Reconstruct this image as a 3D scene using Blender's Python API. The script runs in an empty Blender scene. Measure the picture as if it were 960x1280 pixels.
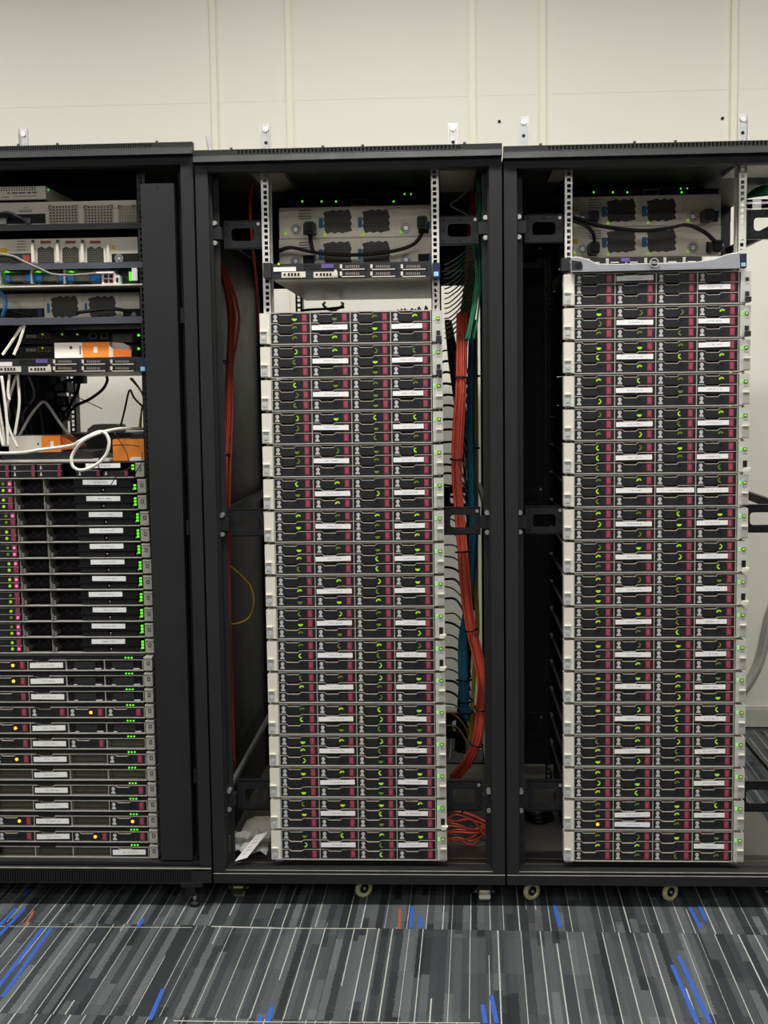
import bpy, math, random
from mathutils import Vector, Matrix
random.seed(7)
scn = bpy.context.scene
COL = scn.collection

# ------------------------------------------------------------------ camera
F_PX = 1600.0
CAM = Vector((0.47741, -3.43965, 1.41206))
RW = Matrix(((0.99861, 0.05089, -0.01347), (-0.00859, -0.09478, -0.99546), (-0.05194, 0.9942, -0.09421)))  # world -> (right, down, forward)
cd = bpy.data.cameras.new('camera'); cam = bpy.data.objects.new('camera', cd); COL.objects.link(cam)
cd.sensor_fit = 'VERTICAL'; cd.sensor_height = 36.0; cd.lens = 36.0 * F_PX / 1280.0
cd.clip_start = 0.05; cd.clip_end = 100
c2w = Matrix((RW[0], -RW[1], -RW[2])).transposed()
cam.matrix_world = Matrix.Translation(CAM) @ c2w.to_quaternion().to_matrix().to_4x4()
scn.camera = cam

# ------------------------------------------------------------------ light
wd = bpy.data.worlds.new('room_light'); scn.world = wd; wd.use_nodes = True
wd.node_tree.nodes['Background'].inputs[0].default_value = (1.0, 0.985, 0.95, 1)
wd.node_tree.nodes['Background'].inputs[1].default_value = 0.06
def area(name, loc, sx, sy, power, col=(1, 0.985, 0.945)):
    l = bpy.data.lights.new(name, 'AREA'); l.shape = 'RECTANGLE'; l.size = sx; l.size_y = sy; l.energy = power; l.color = col
    o = bpy.data.objects.new(name, l); COL.objects.link(o); o.location = loc
    return o
CEIL = 3.4
for y, p in ((0.45, 24), (-0.8, 62), (-4.3, 24), (-6.0, 27), (-7.8, 40)):      # rows of ceiling panels
    for x in (-2.1, 0.3, 2.7): area('ceiling_panel_light_offscreen', (x, y, CEIL - 0.012), 1.2, 0.3, p)
vs = scn.view_settings
vs.view_transform = 'Standard'; vs.look = 'None'; vs.gamma = 1.0; vs.exposure = 0.0; vs.use_curve_mapping = False

# ------------------------------------------------------------------ helpers
def at(px, py, Y):
    """world point on the plane y = Y that lies on the sight line of a photo pixel"""
    d = RW.transposed() @ Vector(((px - 480) / F_PX, (py - 640) / F_PX, 1.0))
    return CAM + d * ((Y - CAM.y) / d.y)
def atz(px, py, Z):
    d = RW.transposed() @ Vector(((px - 480) / F_PX, (py - 640) / F_PX, 1.0))
    return CAM + d * ((Z - CAM.z) / d.z)
def prect(x0, y0, x1, y1, Y):
    """world rectangle (X0, X1, Z0, Z1) seen at these pixels"""
    cx, cy = (x0 + x1) / 2, (y0 + y1) / 2
    return at(x0, cy, Y).x, at(x1, cy, Y).x, at(cx, y1, Y).z, at(cx, y0, Y).z
def lin(c):
    return tuple(((v / 255) / 12.92 if v / 255 <= 0.04045 else ((v / 255 + 0.055) / 1.055) ** 2.4) for v in c)

MATS = {}
def mat(name, rgb, rough=0.5, metal=0.0, emit=0.0, var=0.12, scale=40.0, spec=0.5, erough=0.1):
    m = bpy.data.materials.new(name); m.use_nodes = True; MATS[name] = m
    nt = m.node_tree; b = nt.nodes['Principled BSDF']
    c = lin(rgb)
    b.inputs['Roughness'].default_value = rough; b.inputs['Metallic'].default_value = metal
    b.inputs['Specular IOR Level'].default_value = spec
    tc = nt.nodes.new('ShaderNodeTexCoord'); nz = nt.nodes.new('ShaderNodeTexNoise')
    nz.inputs['Scale'].default_value = scale; nz.inputs['Detail'].default_value = 4
    nt.links.new(tc.outputs['Object'], nz.inputs['Vector'])
    mx = nt.nodes.new('ShaderNodeMix'); mx.data_type = 'RGBA'
    mx.inputs['A'].default_value = (*[v * (1 - var) for v in c], 1); mx.inputs['B'].default_value = (*[min(1, v * (1 + var)) for v in c], 1)
    nt.links.new(nz.outputs['Fac'], mx.inputs['Factor']); nt.links.new(mx.outputs['Result'], b.inputs['Base Color'])
    mr = nt.nodes.new('ShaderNodeMapRange'); mr.inputs['To Min'].default_value = max(0.03, rough - erough); mr.inputs['To Max'].default_value = min(1, rough + erough)
    nt.links.new(nz.outputs['Fac'], mr.inputs['Value']); nt.links.new(mr.outputs['Result'], b.inputs['Roughness'])
    if emit:
        b.inputs['Emission Color'].default_value = (*c, 1); b.inputs['Emission Strength'].default_value = emit
    return m

mat('black_metal', (38, 38, 39), 0.55, 0.0, spec=0.3, scale=14)
mat('cap_metal', (74, 77, 86), 0.4, 0.0, scale=14)
mat('dark_steel', (34, 34, 36), 0.42, 0.2)
mat('worn_glint_edge', (186, 181, 172), 0.4, 0.4, var=0.35, scale=25)  # scuffed sill edge with its overhead highlight painted into the pale colour
mat('silver', (228, 221, 206), 0.42, 0.2, var=0.1, scale=20)
mat('silver_bright', (226, 224, 216), 0.35, 0.4, var=0.08)
mat('zinc', (200, 200, 198), 0.32, 0.7, var=0.12, scale=30)
mat('steel_sheet', (222, 214, 198), 0.42, 0.25, var=0.15, scale=12)
mat('frame_silver', (205, 202, 190), 0.4, 0.35, var=0.1)
mat('tray_black', (34, 34, 37), 0.42, spec=0.4)
mat('tray_trim', (226, 214, 196), 0.4, 0.2)
mat('vent_gold', (128, 116, 74), 0.5, 0.3, var=0.3)
mat('latch_magenta', (150, 58, 78), 0.42, var=0.1)
mat('latch_grip', (172, 76, 96), 0.4)
mat('emblem_grey', (200, 200, 196), 0.5, var=0.3, scale=600)
mat('ear_beige', (232, 227, 213), 0.5, var=0.05)
mat('ear_grey', (206, 205, 197), 0.45, 0.15, var=0.08)
mat('button_silver', (214, 220, 226), 0.3, 0.3)
mat('ear_square', (188, 184, 174), 0.45, 0.25)
mat('plastic_black', (20, 20, 21), 0.55, spec=0.3)
mat('plastic_dark', (38, 38, 41), 0.45)
mat('empty_bay', (112, 110, 96), 0.5, 0.2, var=0.2)
mat('fan_black', (22, 21, 20), 0.5)
mat('white_metal', (230, 222, 205), 0.5, var=0.05)
mat('grey_bezel', (168, 168, 174), 0.36, 0.35)
mat('purple_tag', (98, 82, 150), 0.5)
mat('blue_tag', (42, 112, 178), 0.45)
mat('blue_cap', (44, 132, 206), 0.4)
mat('blue_dark', (26, 40, 72), 0.4)
mat('pale_blue', (170, 212, 246), 0.4)
mat('red_tag', (150, 62, 56), 0.5)
mat('yellow_tag', (222, 190, 40), 0.5)
mat('orange_card', (240, 138, 42), 0.55, var=0.06)
mat('orange_dark', (206, 104, 34), 0.55)
mat('white_card', (240, 236, 232), 0.6, var=0.03)
mat('grey_card', (214, 208, 196), 0.6, var=0.06)
mat('cable_orange', (214, 84, 62), 0.5, var=0.08)
mat('cable_red', (168, 62, 44), 0.5, var=0.1)
mat('cable_green', (38, 136, 98), 0.45, var=0.12)
mat('cable_blue', (36, 126, 158), 0.45, var=0.12)
mat('cable_yellow', (206, 168, 52), 0.45, var=0.1)
mat('cable_black', (18, 18, 19), 0.45)
mat('cable_white', (244, 239, 226), 0.45, var=0.04)
mat('cable_grey', (130, 126, 118), 0.5)
mat('conduit_grey', (176, 174, 166), 0.5)
mat('cream_wheel', (196, 190, 146), 0.5)
mat('plate_grey', (96, 93, 87), 0.5, 0.2)
mat('roof_plate', (150, 144, 132), 0.4, 0.3)
mat('led_green', (96, 235, 40), 0.4, emit=1.1, var=0)
mat('led_lime', (150, 205, 24), 0.4, emit=0.45, var=0)
mat('led_lime_dim', (104, 136, 30), 0.4, emit=0.15, var=0)
mat('led_orange', (255, 150, 50), 0.4, emit=2.6, var=0)
mat('led_magenta', (240, 110, 170), 0.4, emit=0.8, var=0)
mat('ring_dark', (40, 42, 46), 0.35)
mat('wall_paint', (226, 223, 210), 0.7, var=0.015, scale=3)
mat('wall_trim', (226, 222, 204), 0.5, var=0.02)
mat('baseboard_grey', (188, 184, 172), 0.5)
mat('ceiling_white', (225, 224, 218), 0.8, var=0.02, scale=5)
mat('floor_base', (60, 62, 64), 0.9)
mat('dark_hole', (14, 14, 14), 0.8)
mat('ink', (120, 118, 116), 0.6)

def printed(name, base, ink, sx, sz, lo, hi):
    """white strip with a band of illegibly small print"""
    m = mat(name, base, 0.55, var=0.02); nt = m.node_tree; b = nt.nodes['Principled BSDF']
    tc = nt.nodes.new('ShaderNodeTexCoord'); sep = nt.nodes.new('ShaderNodeSeparateXYZ'); nt.links.new(tc.outputs['Object'], sep.inputs[0])
    mp = nt.nodes.new('ShaderNodeMapping'); mp.inputs['Scale'].default_value = (sx, 1, sz); nt.links.new(tc.outputs['Object'], mp.inputs[0])
    oi = nt.nodes.new('ShaderNodeObjectInfo'); ad = nt.nodes.new('ShaderNodeVectorMath'); ad.operation = 'ADD'
    sc = nt.nodes.new('ShaderNodeMath'); sc.operation = 'MULTIPLY'; sc.inputs[1].default_value = 37.0; nt.links.new(oi.outputs['Random'], sc.inputs[0])
    nt.links.new(mp.outputs[0], ad.inputs[0]); nt.links.new(sc.outputs[0], ad.inputs[1])
    nz = nt.nodes.new('ShaderNodeTexNoise'); nz.inputs['Scale'].default_value = 1.0; nt.links.new(ad.outputs[0], nz.inputs['Vector'])
    def band(sock, a, c):
        g = nt.nodes.new('ShaderNodeMath'); g.operation = 'GREATER_THAN'; g.inputs[1].default_value = a; nt.links.new(sock, g.inputs[0])
        l = nt.nodes.new('ShaderNodeMath'); l.operation = 'LESS_THAN'; l.inputs[1].default_value = c; nt.links.new(sock, l.inputs[0])
        k = nt.nodes.new('ShaderNodeMath'); k.operation = 'MULTIPLY'; nt.links.new(g.outputs[0], k.inputs[0]); nt.links.new(l.outputs[0], k.inputs[1]); return k.outputs[0]
    t = nt.nodes.new('ShaderNodeMath'); t.operation = 'GREATER_THAN'; t.inputs[1].default_value = 0.5; nt.links.new(nz.outputs['Fac'], t.inputs[0])
    a = nt.nodes.new('ShaderNodeMath'); a.operation = 'MULTIPLY'; nt.links.new(band(sep.outputs['X'], lo[0], hi[0]), a.inputs[0]); nt.links.new(band(sep.outputs['Z'], lo[1], hi[1]), a.inputs[1])
    f = nt.nodes.new('ShaderNodeMath'); f.operation = 'MULTIPLY'; nt.links.new(a.outputs[0], f.inputs[0]); nt.links.new(t.outputs[0], f.inputs[1])
    mx = nt.nodes.new('ShaderNodeMix'); mx.data_type = 'RGBA'; mx.inputs['A'].default_value = (*lin(base), 1); mx.inputs['B'].default_value = (*lin(ink), 1)
    nt.links.new(f.outputs[0], mx.inputs['Factor']); nt.links.new(mx.outputs['Result'], b.inputs['Base Color'])
    return m
printed('label_strip', (253, 252, 250), (196, 196, 199), 900, 200, (-0.018, -0.0022), (0.022, 0.0022))

def honeycomb():
    m = mat('fan_mesh', (20, 19, 18), 0.45); nt = m.node_tree; b = nt.nodes['Principled BSDF']
    tc = nt.nodes.new('ShaderNodeTexCoord'); sep = nt.nodes.new('ShaderNodeSeparateXYZ'); nt.links.new(tc.outputs['Object'], sep.inputs[0])
    def M(op, a, c=None):
        n = nt.nodes.new('ShaderNodeMath'); n.operation = op
        for i, k in enumerate((a, c)):
            if k is None: continue
            if isinstance(k, (int, float)): n.inputs[i].default_value = k
            else: nt.links.new(k, n.inputs[i])
        return n.outputs[0]
    v = M('MULTIPLY', sep.outputs['Z'], 168.0); row = M('FLOOR', v)
    u = M('ADD', M('MULTIPLY', sep.outputs['X'], 145.0), M('MULTIPLY', M('MODULO', row, 2.0), 0.5))
    du = M('SUBTRACT', M('FRACT', u), 0.5); dv = M('SUBTRACT', M('FRACT', v), 0.5)
    t = M('GREATER_THAN', M('SQRT', M('ADD', M('MULTIPLY', du, du), M('MULTIPLY', dv, dv))), 0.41)
    mx = nt.nodes.new('ShaderNodeMix'); mx.data_type = 'RGBA'; mx.inputs['A'].default_value = (*lin((13, 12, 11)), 1); mx.inputs['B'].default_value = (*lin((84, 78, 68)), 1)
    nt.links.new(t, mx.inputs['Factor']); nt.links.new(mx.outputs['Result'], b.inputs['Base Color'])
honeycomb()

class MB:
    def __init__(s): s.v = []; s.f = []; s.mi = []; s.m = 0; s.smooth = False
    def face(s, idx): s.f.append(tuple(idx)); s.mi.append(s.m)
    def box(s, x0, x1, y0, y1, z0, z1):
        if x0 > x1: x0, x1 = x1, x0
        if y0 > y1: y0, y1 = y1, y0
        if z0 > z1: z0, z1 = z1, z0
        n = len(s.v)
        s.v += [(x0, y0, z0), (x1, y0, z0), (x1, y1, z0), (x0, y1, z0), (x0, y0, z1), (x1, y0, z1), (x1, y1, z1), (x0, y1, z1)]
        for q in ((0, 1, 5, 4), (1, 2, 6, 5), (2, 3, 7, 6), (3, 0, 4, 7), (4, 5, 6, 7), (3, 2, 1, 0)): s.face([n + i for i in q])
        return s
    def prism(s, pts, y0, y1):
        """outline in x-z (counter-clockwise seen from the front), from y0 (front) to y1"""
        n = len(s.v); k = len(pts)
        s.v += [(x, y0, z) for x, z in pts] + [(x, y1, z) for x, z in pts]
        s.face(range(n, n + k)); s.face(range(n + 2 * k - 1, n + k - 1, -1))
        for i in range(k):
            j = (i + 1) % k; s.face((n + j, n + i, n + k + i, n + k + j))
        return s
    def ring(s, outer, inner, y0, y1):
        """plate with one hole: two outlines with the same number of points"""
        n = len(s.v); k = len(outer)
        for pts, y in ((outer, y0), (inner, y0), (outer, y1), (inner, y1)): s.v += [(x, y, z) for x, z in pts]
        for i in range(k):
            j = (i + 1) % k
            s.face((n + i, n + j, n + k + j, n + k + i)); s.face((n + 2 * k + j, n + 2 * k + i, n + 3 * k + i, n + 3 * k + j))
            s.face((n + j, n + i, n + 2 * k + i, n + 2 * k + j)); s.face((n + k + i, n + k + j, n + 3 * k + j, n + 3 * k + i))
        return s
    def disc(s, x, z, r, y0, y1, n=14, a0=0.0):
        return s.prism([(x + r * math.cos(a0 + 2 * math.pi * i / n), z + r * math.sin(a0 + 2 * math.pi * i / n)) for i in range(n)], y0, y1)
    def arc(s, x, z, r0, r1, a0, a1, y0, y1, n=8):
        o = [(x + r1 * math.cos(a0 + (a1 - a0) * i / n), z + r1 * math.sin(a0 + (a1 - a0) * i / n)) for i in range(n + 1)]
        i_ = [(x + r0 * math.cos(a0 + (a1 - a0) * i / n), z + r0 * math.sin(a0 + (a1 - a0) * i / n)) for i in range(n, -1, -1)]
        return s.prism(o + i_, y0, y1)
    def tube(s, pts, r, n=6, closed=False):
        P = [Vector(p) for p in pts]; k = len(P); base = len(s.v)
        T = []
        for i in range(k):
            a = P[i - 1] if (i > 0 or closed) else P[i]; b = P[(i + 1) % k] if (i < k - 1 or closed) else P[i]
            T.append((b - a).normalized())
        u = T[0].orthogonal().normalized()
        for i in range(k):
            u = (u - T[i] * u.dot(T[i])).normalized(); w = T[i].cross(u)
            for j in range(n):
                q = P[i] + (u * math.cos(2 * math.pi * j / n) + w * math.sin(2 * math.pi * j / n)) * r
                s.v.append(tuple(q))
        for i in range(k if closed else k - 1):
            for j in range(n):
                a = base + i * n; b = base + ((i + 1) % k) * n; s.face((a + j, a + (j + 1) % n, b + (j + 1) % n, b + j))
        if not closed:
            s.face([base + j for j in range(n - 1, -1, -1)]); s.face([base + (k - 1) * n + j for j in range(n)])
        s.smooth = True
        return s
    def mesh(s, name, mats, off=(0, 0, 0)):
        me = bpy.data.meshes.new(name)
        me.from_pydata([(x - off[0], y - off[1], z - off[2]) for x, y, z in s.v], [], s.f)
        for m in ([mats] if isinstance(mats, str) else mats): me.materials.append(MATS[m])
        if s.m or any(s.mi): me.polygons.foreach_set('material_index', s.mi)
        if s.smooth: me.polygons.foreach_set('use_smooth', [True] * len(s.f))
        me.update(); return me
    def build(s, name, mats, parent=None, centre=False):
        """one mesh object; vertices are given in world space, the parent's place is taken off"""
        wl = Vector(parent.get('_w', (0, 0, 0))) if parent else Vector((0, 0, 0))
        if centre:
            lo = [min(v[i] for v in s.v) for i in range(3)]; hi = [max(v[i] for v in s.v) for i in range(3)]
            c = Vector([(a + b) / 2 for a, b in zip(lo, hi)])
        elif parent: c = wl
        else:
            lo = [min(v[i] for v in s.v) for i in range(3)]; hi = [max(v[i] for v in s.v) for i in range(3)]
            c = Vector(((lo[0] + hi[0]) / 2, (lo[1] + hi[1]) / 2, lo[2]))
        o = bpy.data.objects.new(name, s.mesh(name, mats, c)); COL.objects.link(o)
        o.location = c - wl; o.parent = parent; o['_w'] = tuple(c)
        return o
def empty(name, loc):
    o = bpy.data.objects.new(name, None); COL.objects.link(o); o.location = loc; o['_w'] = tuple(loc); o.empty_display_size = 0.05
    return o
def tag(o, label, cat, group=None):
    o['label'] = label; o['category'] = cat
    if group: o['group'] = group
    return o
def struct(o): o['kind'] = 'structure'; return o
def inst(name, me, parent, loc=(0, 0, 0)):
    o = bpy.data.objects.new(name, me); COL.objects.link(o); o.parent = parent; o.location = loc
    w = Vector(parent.get('_w', (0, 0, 0))) + Vector(loc); o['_w'] = tuple(w)
    return o
def rrect(x0, x1, z0, z1, r, n=3):
    pts = []
    for cx, cz, a in ((x1 - r, z0 + r, -90), (x1 - r, z1 - r, 0), (x0 + r, z1 - r, 90), (x0 + r, z0 + r, 180)):
        for i in range(n + 1):
            t = math.radians(a + 90 * i / n); pts.append((cx + r * math.cos(t), cz + r * math.sin(t)))
    return pts
def smooth(pts, n=6):
    P = [Vector(p) for p in pts]; out = []
    for i in range(len(P) - 1):
        p0 = P[max(i - 1, 0)]; p1 = P[i]; p2 = P[i + 1]; p3 = P[min(i + 2, len(P) - 1)]
        for j in range(n):
            t = j / n
            out.append(0.5 * ((2 * p1) + (p2 - p0) * t + (2 * p0 - 5 * p1 + 4 * p2 - p3) * t * t + (3 * p1 - p0 - 3 * p2 + p3) * t ** 3))
    out.append(P[-1]); return out

# ------------------------------------------------------------------ setting
WALL_Y = 1.86
FX0, FX1, FY0, FY1 = -3.2, 4.2, -9.0, WALL_Y
struct(MB().box(FX0, FX1, FY0, FY1 + 0.1, -0.06, -0.0062).build('floor', 'floor_base'))
floor = bpy.data.objects['floor']
struct(MB().box(FX0, FX1, FY0, FY1 + 0.1, CEIL, CEIL + 0.08).build('ceiling', 'ceiling_white'))
wall = struct(MB().box(FX0, FX1, WALL_Y + 0.012, WALL_Y + 0.1, 0, CEIL).build('wall_back', 'wall_paint'))

def carpet():
    m = bpy.data.materials.new('carpet'); m.use_nodes = True; MATS['carpet'] = m
    nt = m.node_tree; N = nt.nodes.new; L = nt.links.new; b = nt.nodes['Principled BSDF']; b.inputs['Roughness'].default_value = 0.95; b.inputs['Specular IOR Level'].default_value = 0.1
    tc = N('ShaderNodeTexCoord'); oi = N('ShaderNodeObjectInfo'); sep = N('ShaderNodeSeparateXYZ'); L(tc.outputs['Object'], sep.inputs[0])
    def M(op, a, c=None, d=None):
        n = N('ShaderNodeMath'); n.operation = op
        for i, k in enumerate((a, c, d)):
            if k is None: continue
            if isinstance(k, (int, float)): n.inputs[i].default_value = k
            else: L(k, n.inputs[i])
        return n.outputs[0]
    def wn(x, y, z):
        c = N('ShaderNodeCombineXYZ'); w = N('ShaderNodeTexWhiteNoise'); w.noise_dimensions = '3D'
        for i, k in enumerate((x, y, z)):
            if isinstance(k, (int, float)): c.inputs[i].default_value = k
            else: L(k, c.inputs[i])
        L(c.outputs[0], w.inputs['Vector']); return w.outputs['Value']
    rnd = M('MULTIPLY', oi.outputs['Random'], 91.7)
    fine = N('ShaderNodeTexNoise'); fine.inputs['Scale'].default_value = 150; fine.inputs['Detail'].default_value = 3; L(tc.outputs['Object'], fine.inputs['Vector'])
    wob = M('MULTIPLY', M('SUBTRACT', fine.outputs['Fac'], 0.5), 0.014)
    x = M('ADD', sep.outputs['X'], wob)
    i1 = M('FLOOR', M('MULTIPLY', x, 52.0))              # 19 mm yarn bands
    seg = M('FLOOR', M('MULTIPLY', M('ADD', sep.outputs['Y'], M('MULTIPLY', wn(i1, rnd, 3.0), 0.5)), 1.7))
    shade = wn(i1, seg, rnd)
    sh2 = wn(M('FLOOR', M('MULTIPLY', x, 22.0)), M('FLOOR', M('MULTIPLY', sep.outputs['Y'], 5.0)), M('ADD', rnd, 5.0))
    ramp = N('ShaderNodeValToRGB'); e = ramp.color_ramp.elements
    e[0].position = 0.0; e[0].color = (*lin((42, 45, 47)), 1); e[1].position = 1.0; e[1].color = (*lin((112, 116, 117)), 1)
    for p, c in ((0.35, (66, 70, 72)), (0.7, (90, 95, 96))):
        k = ramp.color_ramp.elements.new(p); k.color = (*lin(c), 1)
    L(M('ADD', M('MULTIPLY', shade, 0.78), M('MULTIPLY', sh2, 0.22)), ramp.inputs[0])
    mul = N('ShaderNodeMix'); mul.data_type = 'RGBA'; mul.blend_type = 'MULTIPLY'; mul.inputs['Factor'].default_value = 0.75; L(ramp.outputs[0], mul.inputs['A'])
    tuft = N('ShaderNodeTexNoise'); tuft.inputs['Scale'].default_value = 420; tuft.inputs['Detail'].default_value = 2; L(tc.outputs['Object'], tuft.inputs['Vector'])
    r2 = N('ShaderNodeValToRGB'); r2.color_ramp.elements[0].position = 0.25; r2.color_ramp.elements[0].color = (0.3, 0.3, 0.3, 1); r2.color_ramp.elements[1].position = 0.7; r2.color_ramp.elements[1].color = (1, 1, 1, 1)
    L(tuft.outputs['Fac'], r2.inputs[0]); L(r2.outputs[0], mul.inputs['B'])
    # pale hairlines about every 45 mm
    x2 = M('MULTIPLY', M('ADD', sep.outputs['X'], M('MULTIPLY', wob, 0.06)), 25.0); i2 = M('FLOOR', x2); fr = M('SUBTRACT', x2, i2)
    pos = M('MULTIPLY_ADD', wn(i2, rnd, 9.0), 0.6, 0.2)
    wid = M('MULTIPLY_ADD', wn(i2, rnd, 12.0), 0.03, 0.014)
    on = M('LESS_THAN', M('ABSOLUTE', M('SUBTRACT', fr, pos)), wid)
    seg2 = wn(i2, M('FLOOR', M('MULTIPLY', M('ADD', sep.outputs['Y'], M('MULTIPLY', wn(i2, rnd, 21.0), 0.4)), 2.6)), M('ADD', rnd, 2.0))
    on = M('MULTIPLY', on, M('GREATER_THAN', seg2, 0.13))
    on = M('MULTIPLY', on, M('GREATER_THAN', tuft.outputs['Fac'], 0.38))
    mx = N('ShaderNodeMix'); mx.data_type = 'RGBA'; L(mul.outputs['Result'], mx.inputs['A']); mx.inputs['B'].default_value = (*lin((186, 185, 178)), 1); L(M('MULTIPLY', on, 0.9), mx.inputs['Factor'])
    L(mx.outputs['Result'], b.inputs['Base Color'])
    bp = N('ShaderNodeBump'); bp.inputs['Strength'].default_value = 0.5; bp.inputs['Distance'].default_value = 0.003; L(tuft.outputs['Fac'], bp.inputs['Height']); L(bp.outputs[0], b.inputs['Normal'])
carpet()
mat('carpet_blue', (42, 86, 172), 0.95, var=0.3, scale=300); mat('carpet_orange', (150, 80, 60), 0.95, var=0.3, scale=300)
mat('carpet_seam', (188, 184, 176), 0.9, var=0.3, scale=200)
ROT = -0.0206                                             # the carpet lies slightly askew to the racks
tile_me = MB().box(-0.2496, 0.2496, -0.2496, 0.2496, -0.0066, 0.0).mesh('carpet_tile', 'carpet')
ux, uy = Vector((math.cos(ROT), math.sin(ROT), 0)), Vector((-math.sin(ROT), math.cos(ROT), 0))
o0 = atz(480, 1160.5, 0)                                  # a point of the seam line
for i in range(-7, 9):
    for j in range(-9, 5):
        c = o0 + ux * (0.5 * i + 0.13) + uy * (0.5 * j - 0.25)
        if c.y > WALL_Y - 0.05 or c.y < -4.6: continue
        o = inst('carpet_tile', tile_me, floor, c - Vector(floor['_w'])); o.rotation_euler.z = ROT
# coloured yarn accents woven into the carpet
def accent(pa, pb, w, m):
    a = atz(*pa, 0.0006); b = atz(*pb, 0.0006); d = (b - a).normalized(); s = Vector((-d.y, d.x, 0)) * w / 2
    mb = MB(); n = 0
    for z in (0.0008, -0.002):
        for q in (a - s, a + s, b + s, b - s): mb.v.append((q.x, q.y, z))
    for q in ((3, 2, 1, 0), (4, 5, 6, 7), (0, 1, 5, 4), (1, 2, 6, 5), (2, 3, 7, 6), (3, 0, 4, 7)): mb.face(q)
    mb.build('accent_stripe', m, floor)
for pa, pb, m in (((53, 1160), (-4, 1236), 0), ((64, 1160), (3, 1246), 0), ((20, 1135), (-12, 1168), 0), ((31, 1135), (-2, 1170), 0), ((37, 1111), (31, 1119), 0), ((179, 1148), (172, 1159), 0), ((204, 1236), (187, 1275), 0), ((516, 1133), (513, 1160), 0), ((525, 1145), (526, 1160), 0),
                  ((603, 1256), (607, 1279), 0), ((614, 1244), (621, 1279), 0), ((693, 1130), (700, 1159), 0), ((862, 1134), (876, 1160), 0), ((874, 1131), (883, 1151), 0), ((840, 1206), (872, 1279), 0), ((848, 1195), (888, 1279), 0), ((340, 1258), (335, 1277), 0), ((326, 1270), (323, 1277), 0), ((500, 1136), (499, 1161), 1), ((42, 1139), (31, 1157), 1)):
    accent(pa, pb, 0.0105 if m == 0 else 0.008, ('carpet_blue', 'carpet_orange')[m])
accent((264, 1158), (352, 1160.3), 0.005, 'carpet_seam'); accent((352, 1160.3), (470, 1160.6), 0.003, 'carpet_seam'); accent((0, 1158), (240, 1159.4), 0.002, 'carpet_seam'); accent((217, 1276), (320, 1277.3), 0.003, 'carpet_seam'); accent((320, 1277.3), (600, 1278.6), 0.0025, 'carpet_seam')

# wall panels with cover strips
strips = [at(x, 90, WALL_Y).x for x in (-150, -40, 267.5, 361.5, 590.5, 678.5, 917.0, 1010)]
edges = [FX0] + strips + [FX1]
zs = at(720, 117, WALL_Y).z
for i in range(len(edges) - 1):
    for z0, z1 in ((0.0, zs - 0.00025), (zs + 0.00025, CEIL)):
        MB().box(edges[i] + 0.0002, edges[i + 1] - 0.0002, WALL_Y, WALL_Y + 0.0125, z0, z1).build('wall_panel', 'wall_paint', wall)
for i, x in enumerate(strips):
    w = 0.0115
    t = MB().prism(rrect(x - w, x + w, 0.0, CEIL, 0.001), WALL_Y - 0.011, WALL_Y + 0.001)
    t.box(x - w - 0.006, x - w, WALL_Y - 0.0025, WALL_Y + 0.001, 0, CEIL); t.box(x + w, x + w + 0.006, WALL_Y - 0.0025, WALL_Y + 0.001, 0, CEIL)
    struct(t.build('trim_%d' % (i + 1), 'wall_trim'))
struct(MB().box(FX0, FX1, WALL_Y - 0.014, WALL_Y + 0.001, 0, 0.075).box(FX0, FX1, WALL_Y - 0.009, WALL_Y + 0.001, 0.075, 0.085).build('baseboard_back', 'baseboard_grey'))
for px, py in ((624, 152), (903, 148)):
    c = at(px, py, WALL_Y); mb = MB(); mb.disc(c.x, c.z, 0.0065, WALL_Y - 0.004, WALL_Y + 0.002, 10)
    mb.build('screw_plug', 'dark_hole', wall)

# ------------------------------------------------------------------ racks
PITCH = 0.808; RX0 = {'left': -0.186 - PITCH, 'mid': -0.186, 'right': -0.186 + PITCH}; RW_ = 0.8045
ZTOP = {'left': 2.053, 'mid': 2.0305, 'right': 2.0225}
BACK = 1.04
def bracket(parent, x0, x1, z0, z1, y):
    mb = MB()
    w, h = x1 - x0, z1 - z0
    mb.ring(rrect(x0, x1, z0, z1, 0.002), rrect(x0 + w * 0.2, x1 - w * 0.2, z0 + h * 0.27, z1 - h * 0.27, h * 0.12), y, y + 0.003)
    mb.box(x0, x1, y, y + 0.02, z1 - 0.002, z1 + 0.001); mb.box(x0, x1, y, y + 0.02, z0 - 0.001, z0 + 0.002)
    p = mb.build('mounting_bracket', 'dark_steel', parent)
    mb = MB()
    for fx in (0.09, 0.5, 0.91):
        for fz in (0.13, 0.5, 0.87):
            if fx == 0.5 and fz == 0.5: continue
            mb.disc(x0 + w * fx, z0 + h * fz, 0.0035, y - 0.0008, y + 0.001, 8)
    mb.build('screw_hole', 'dark_hole', p)['kind'] = 'stuff'
    mb = MB(); mb.disc(x0 + w * 0.91, z0 + h * 0.87, 0.0045, y - 0.003, y, 8); mb.build('screw', 'zinc', p)
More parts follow.
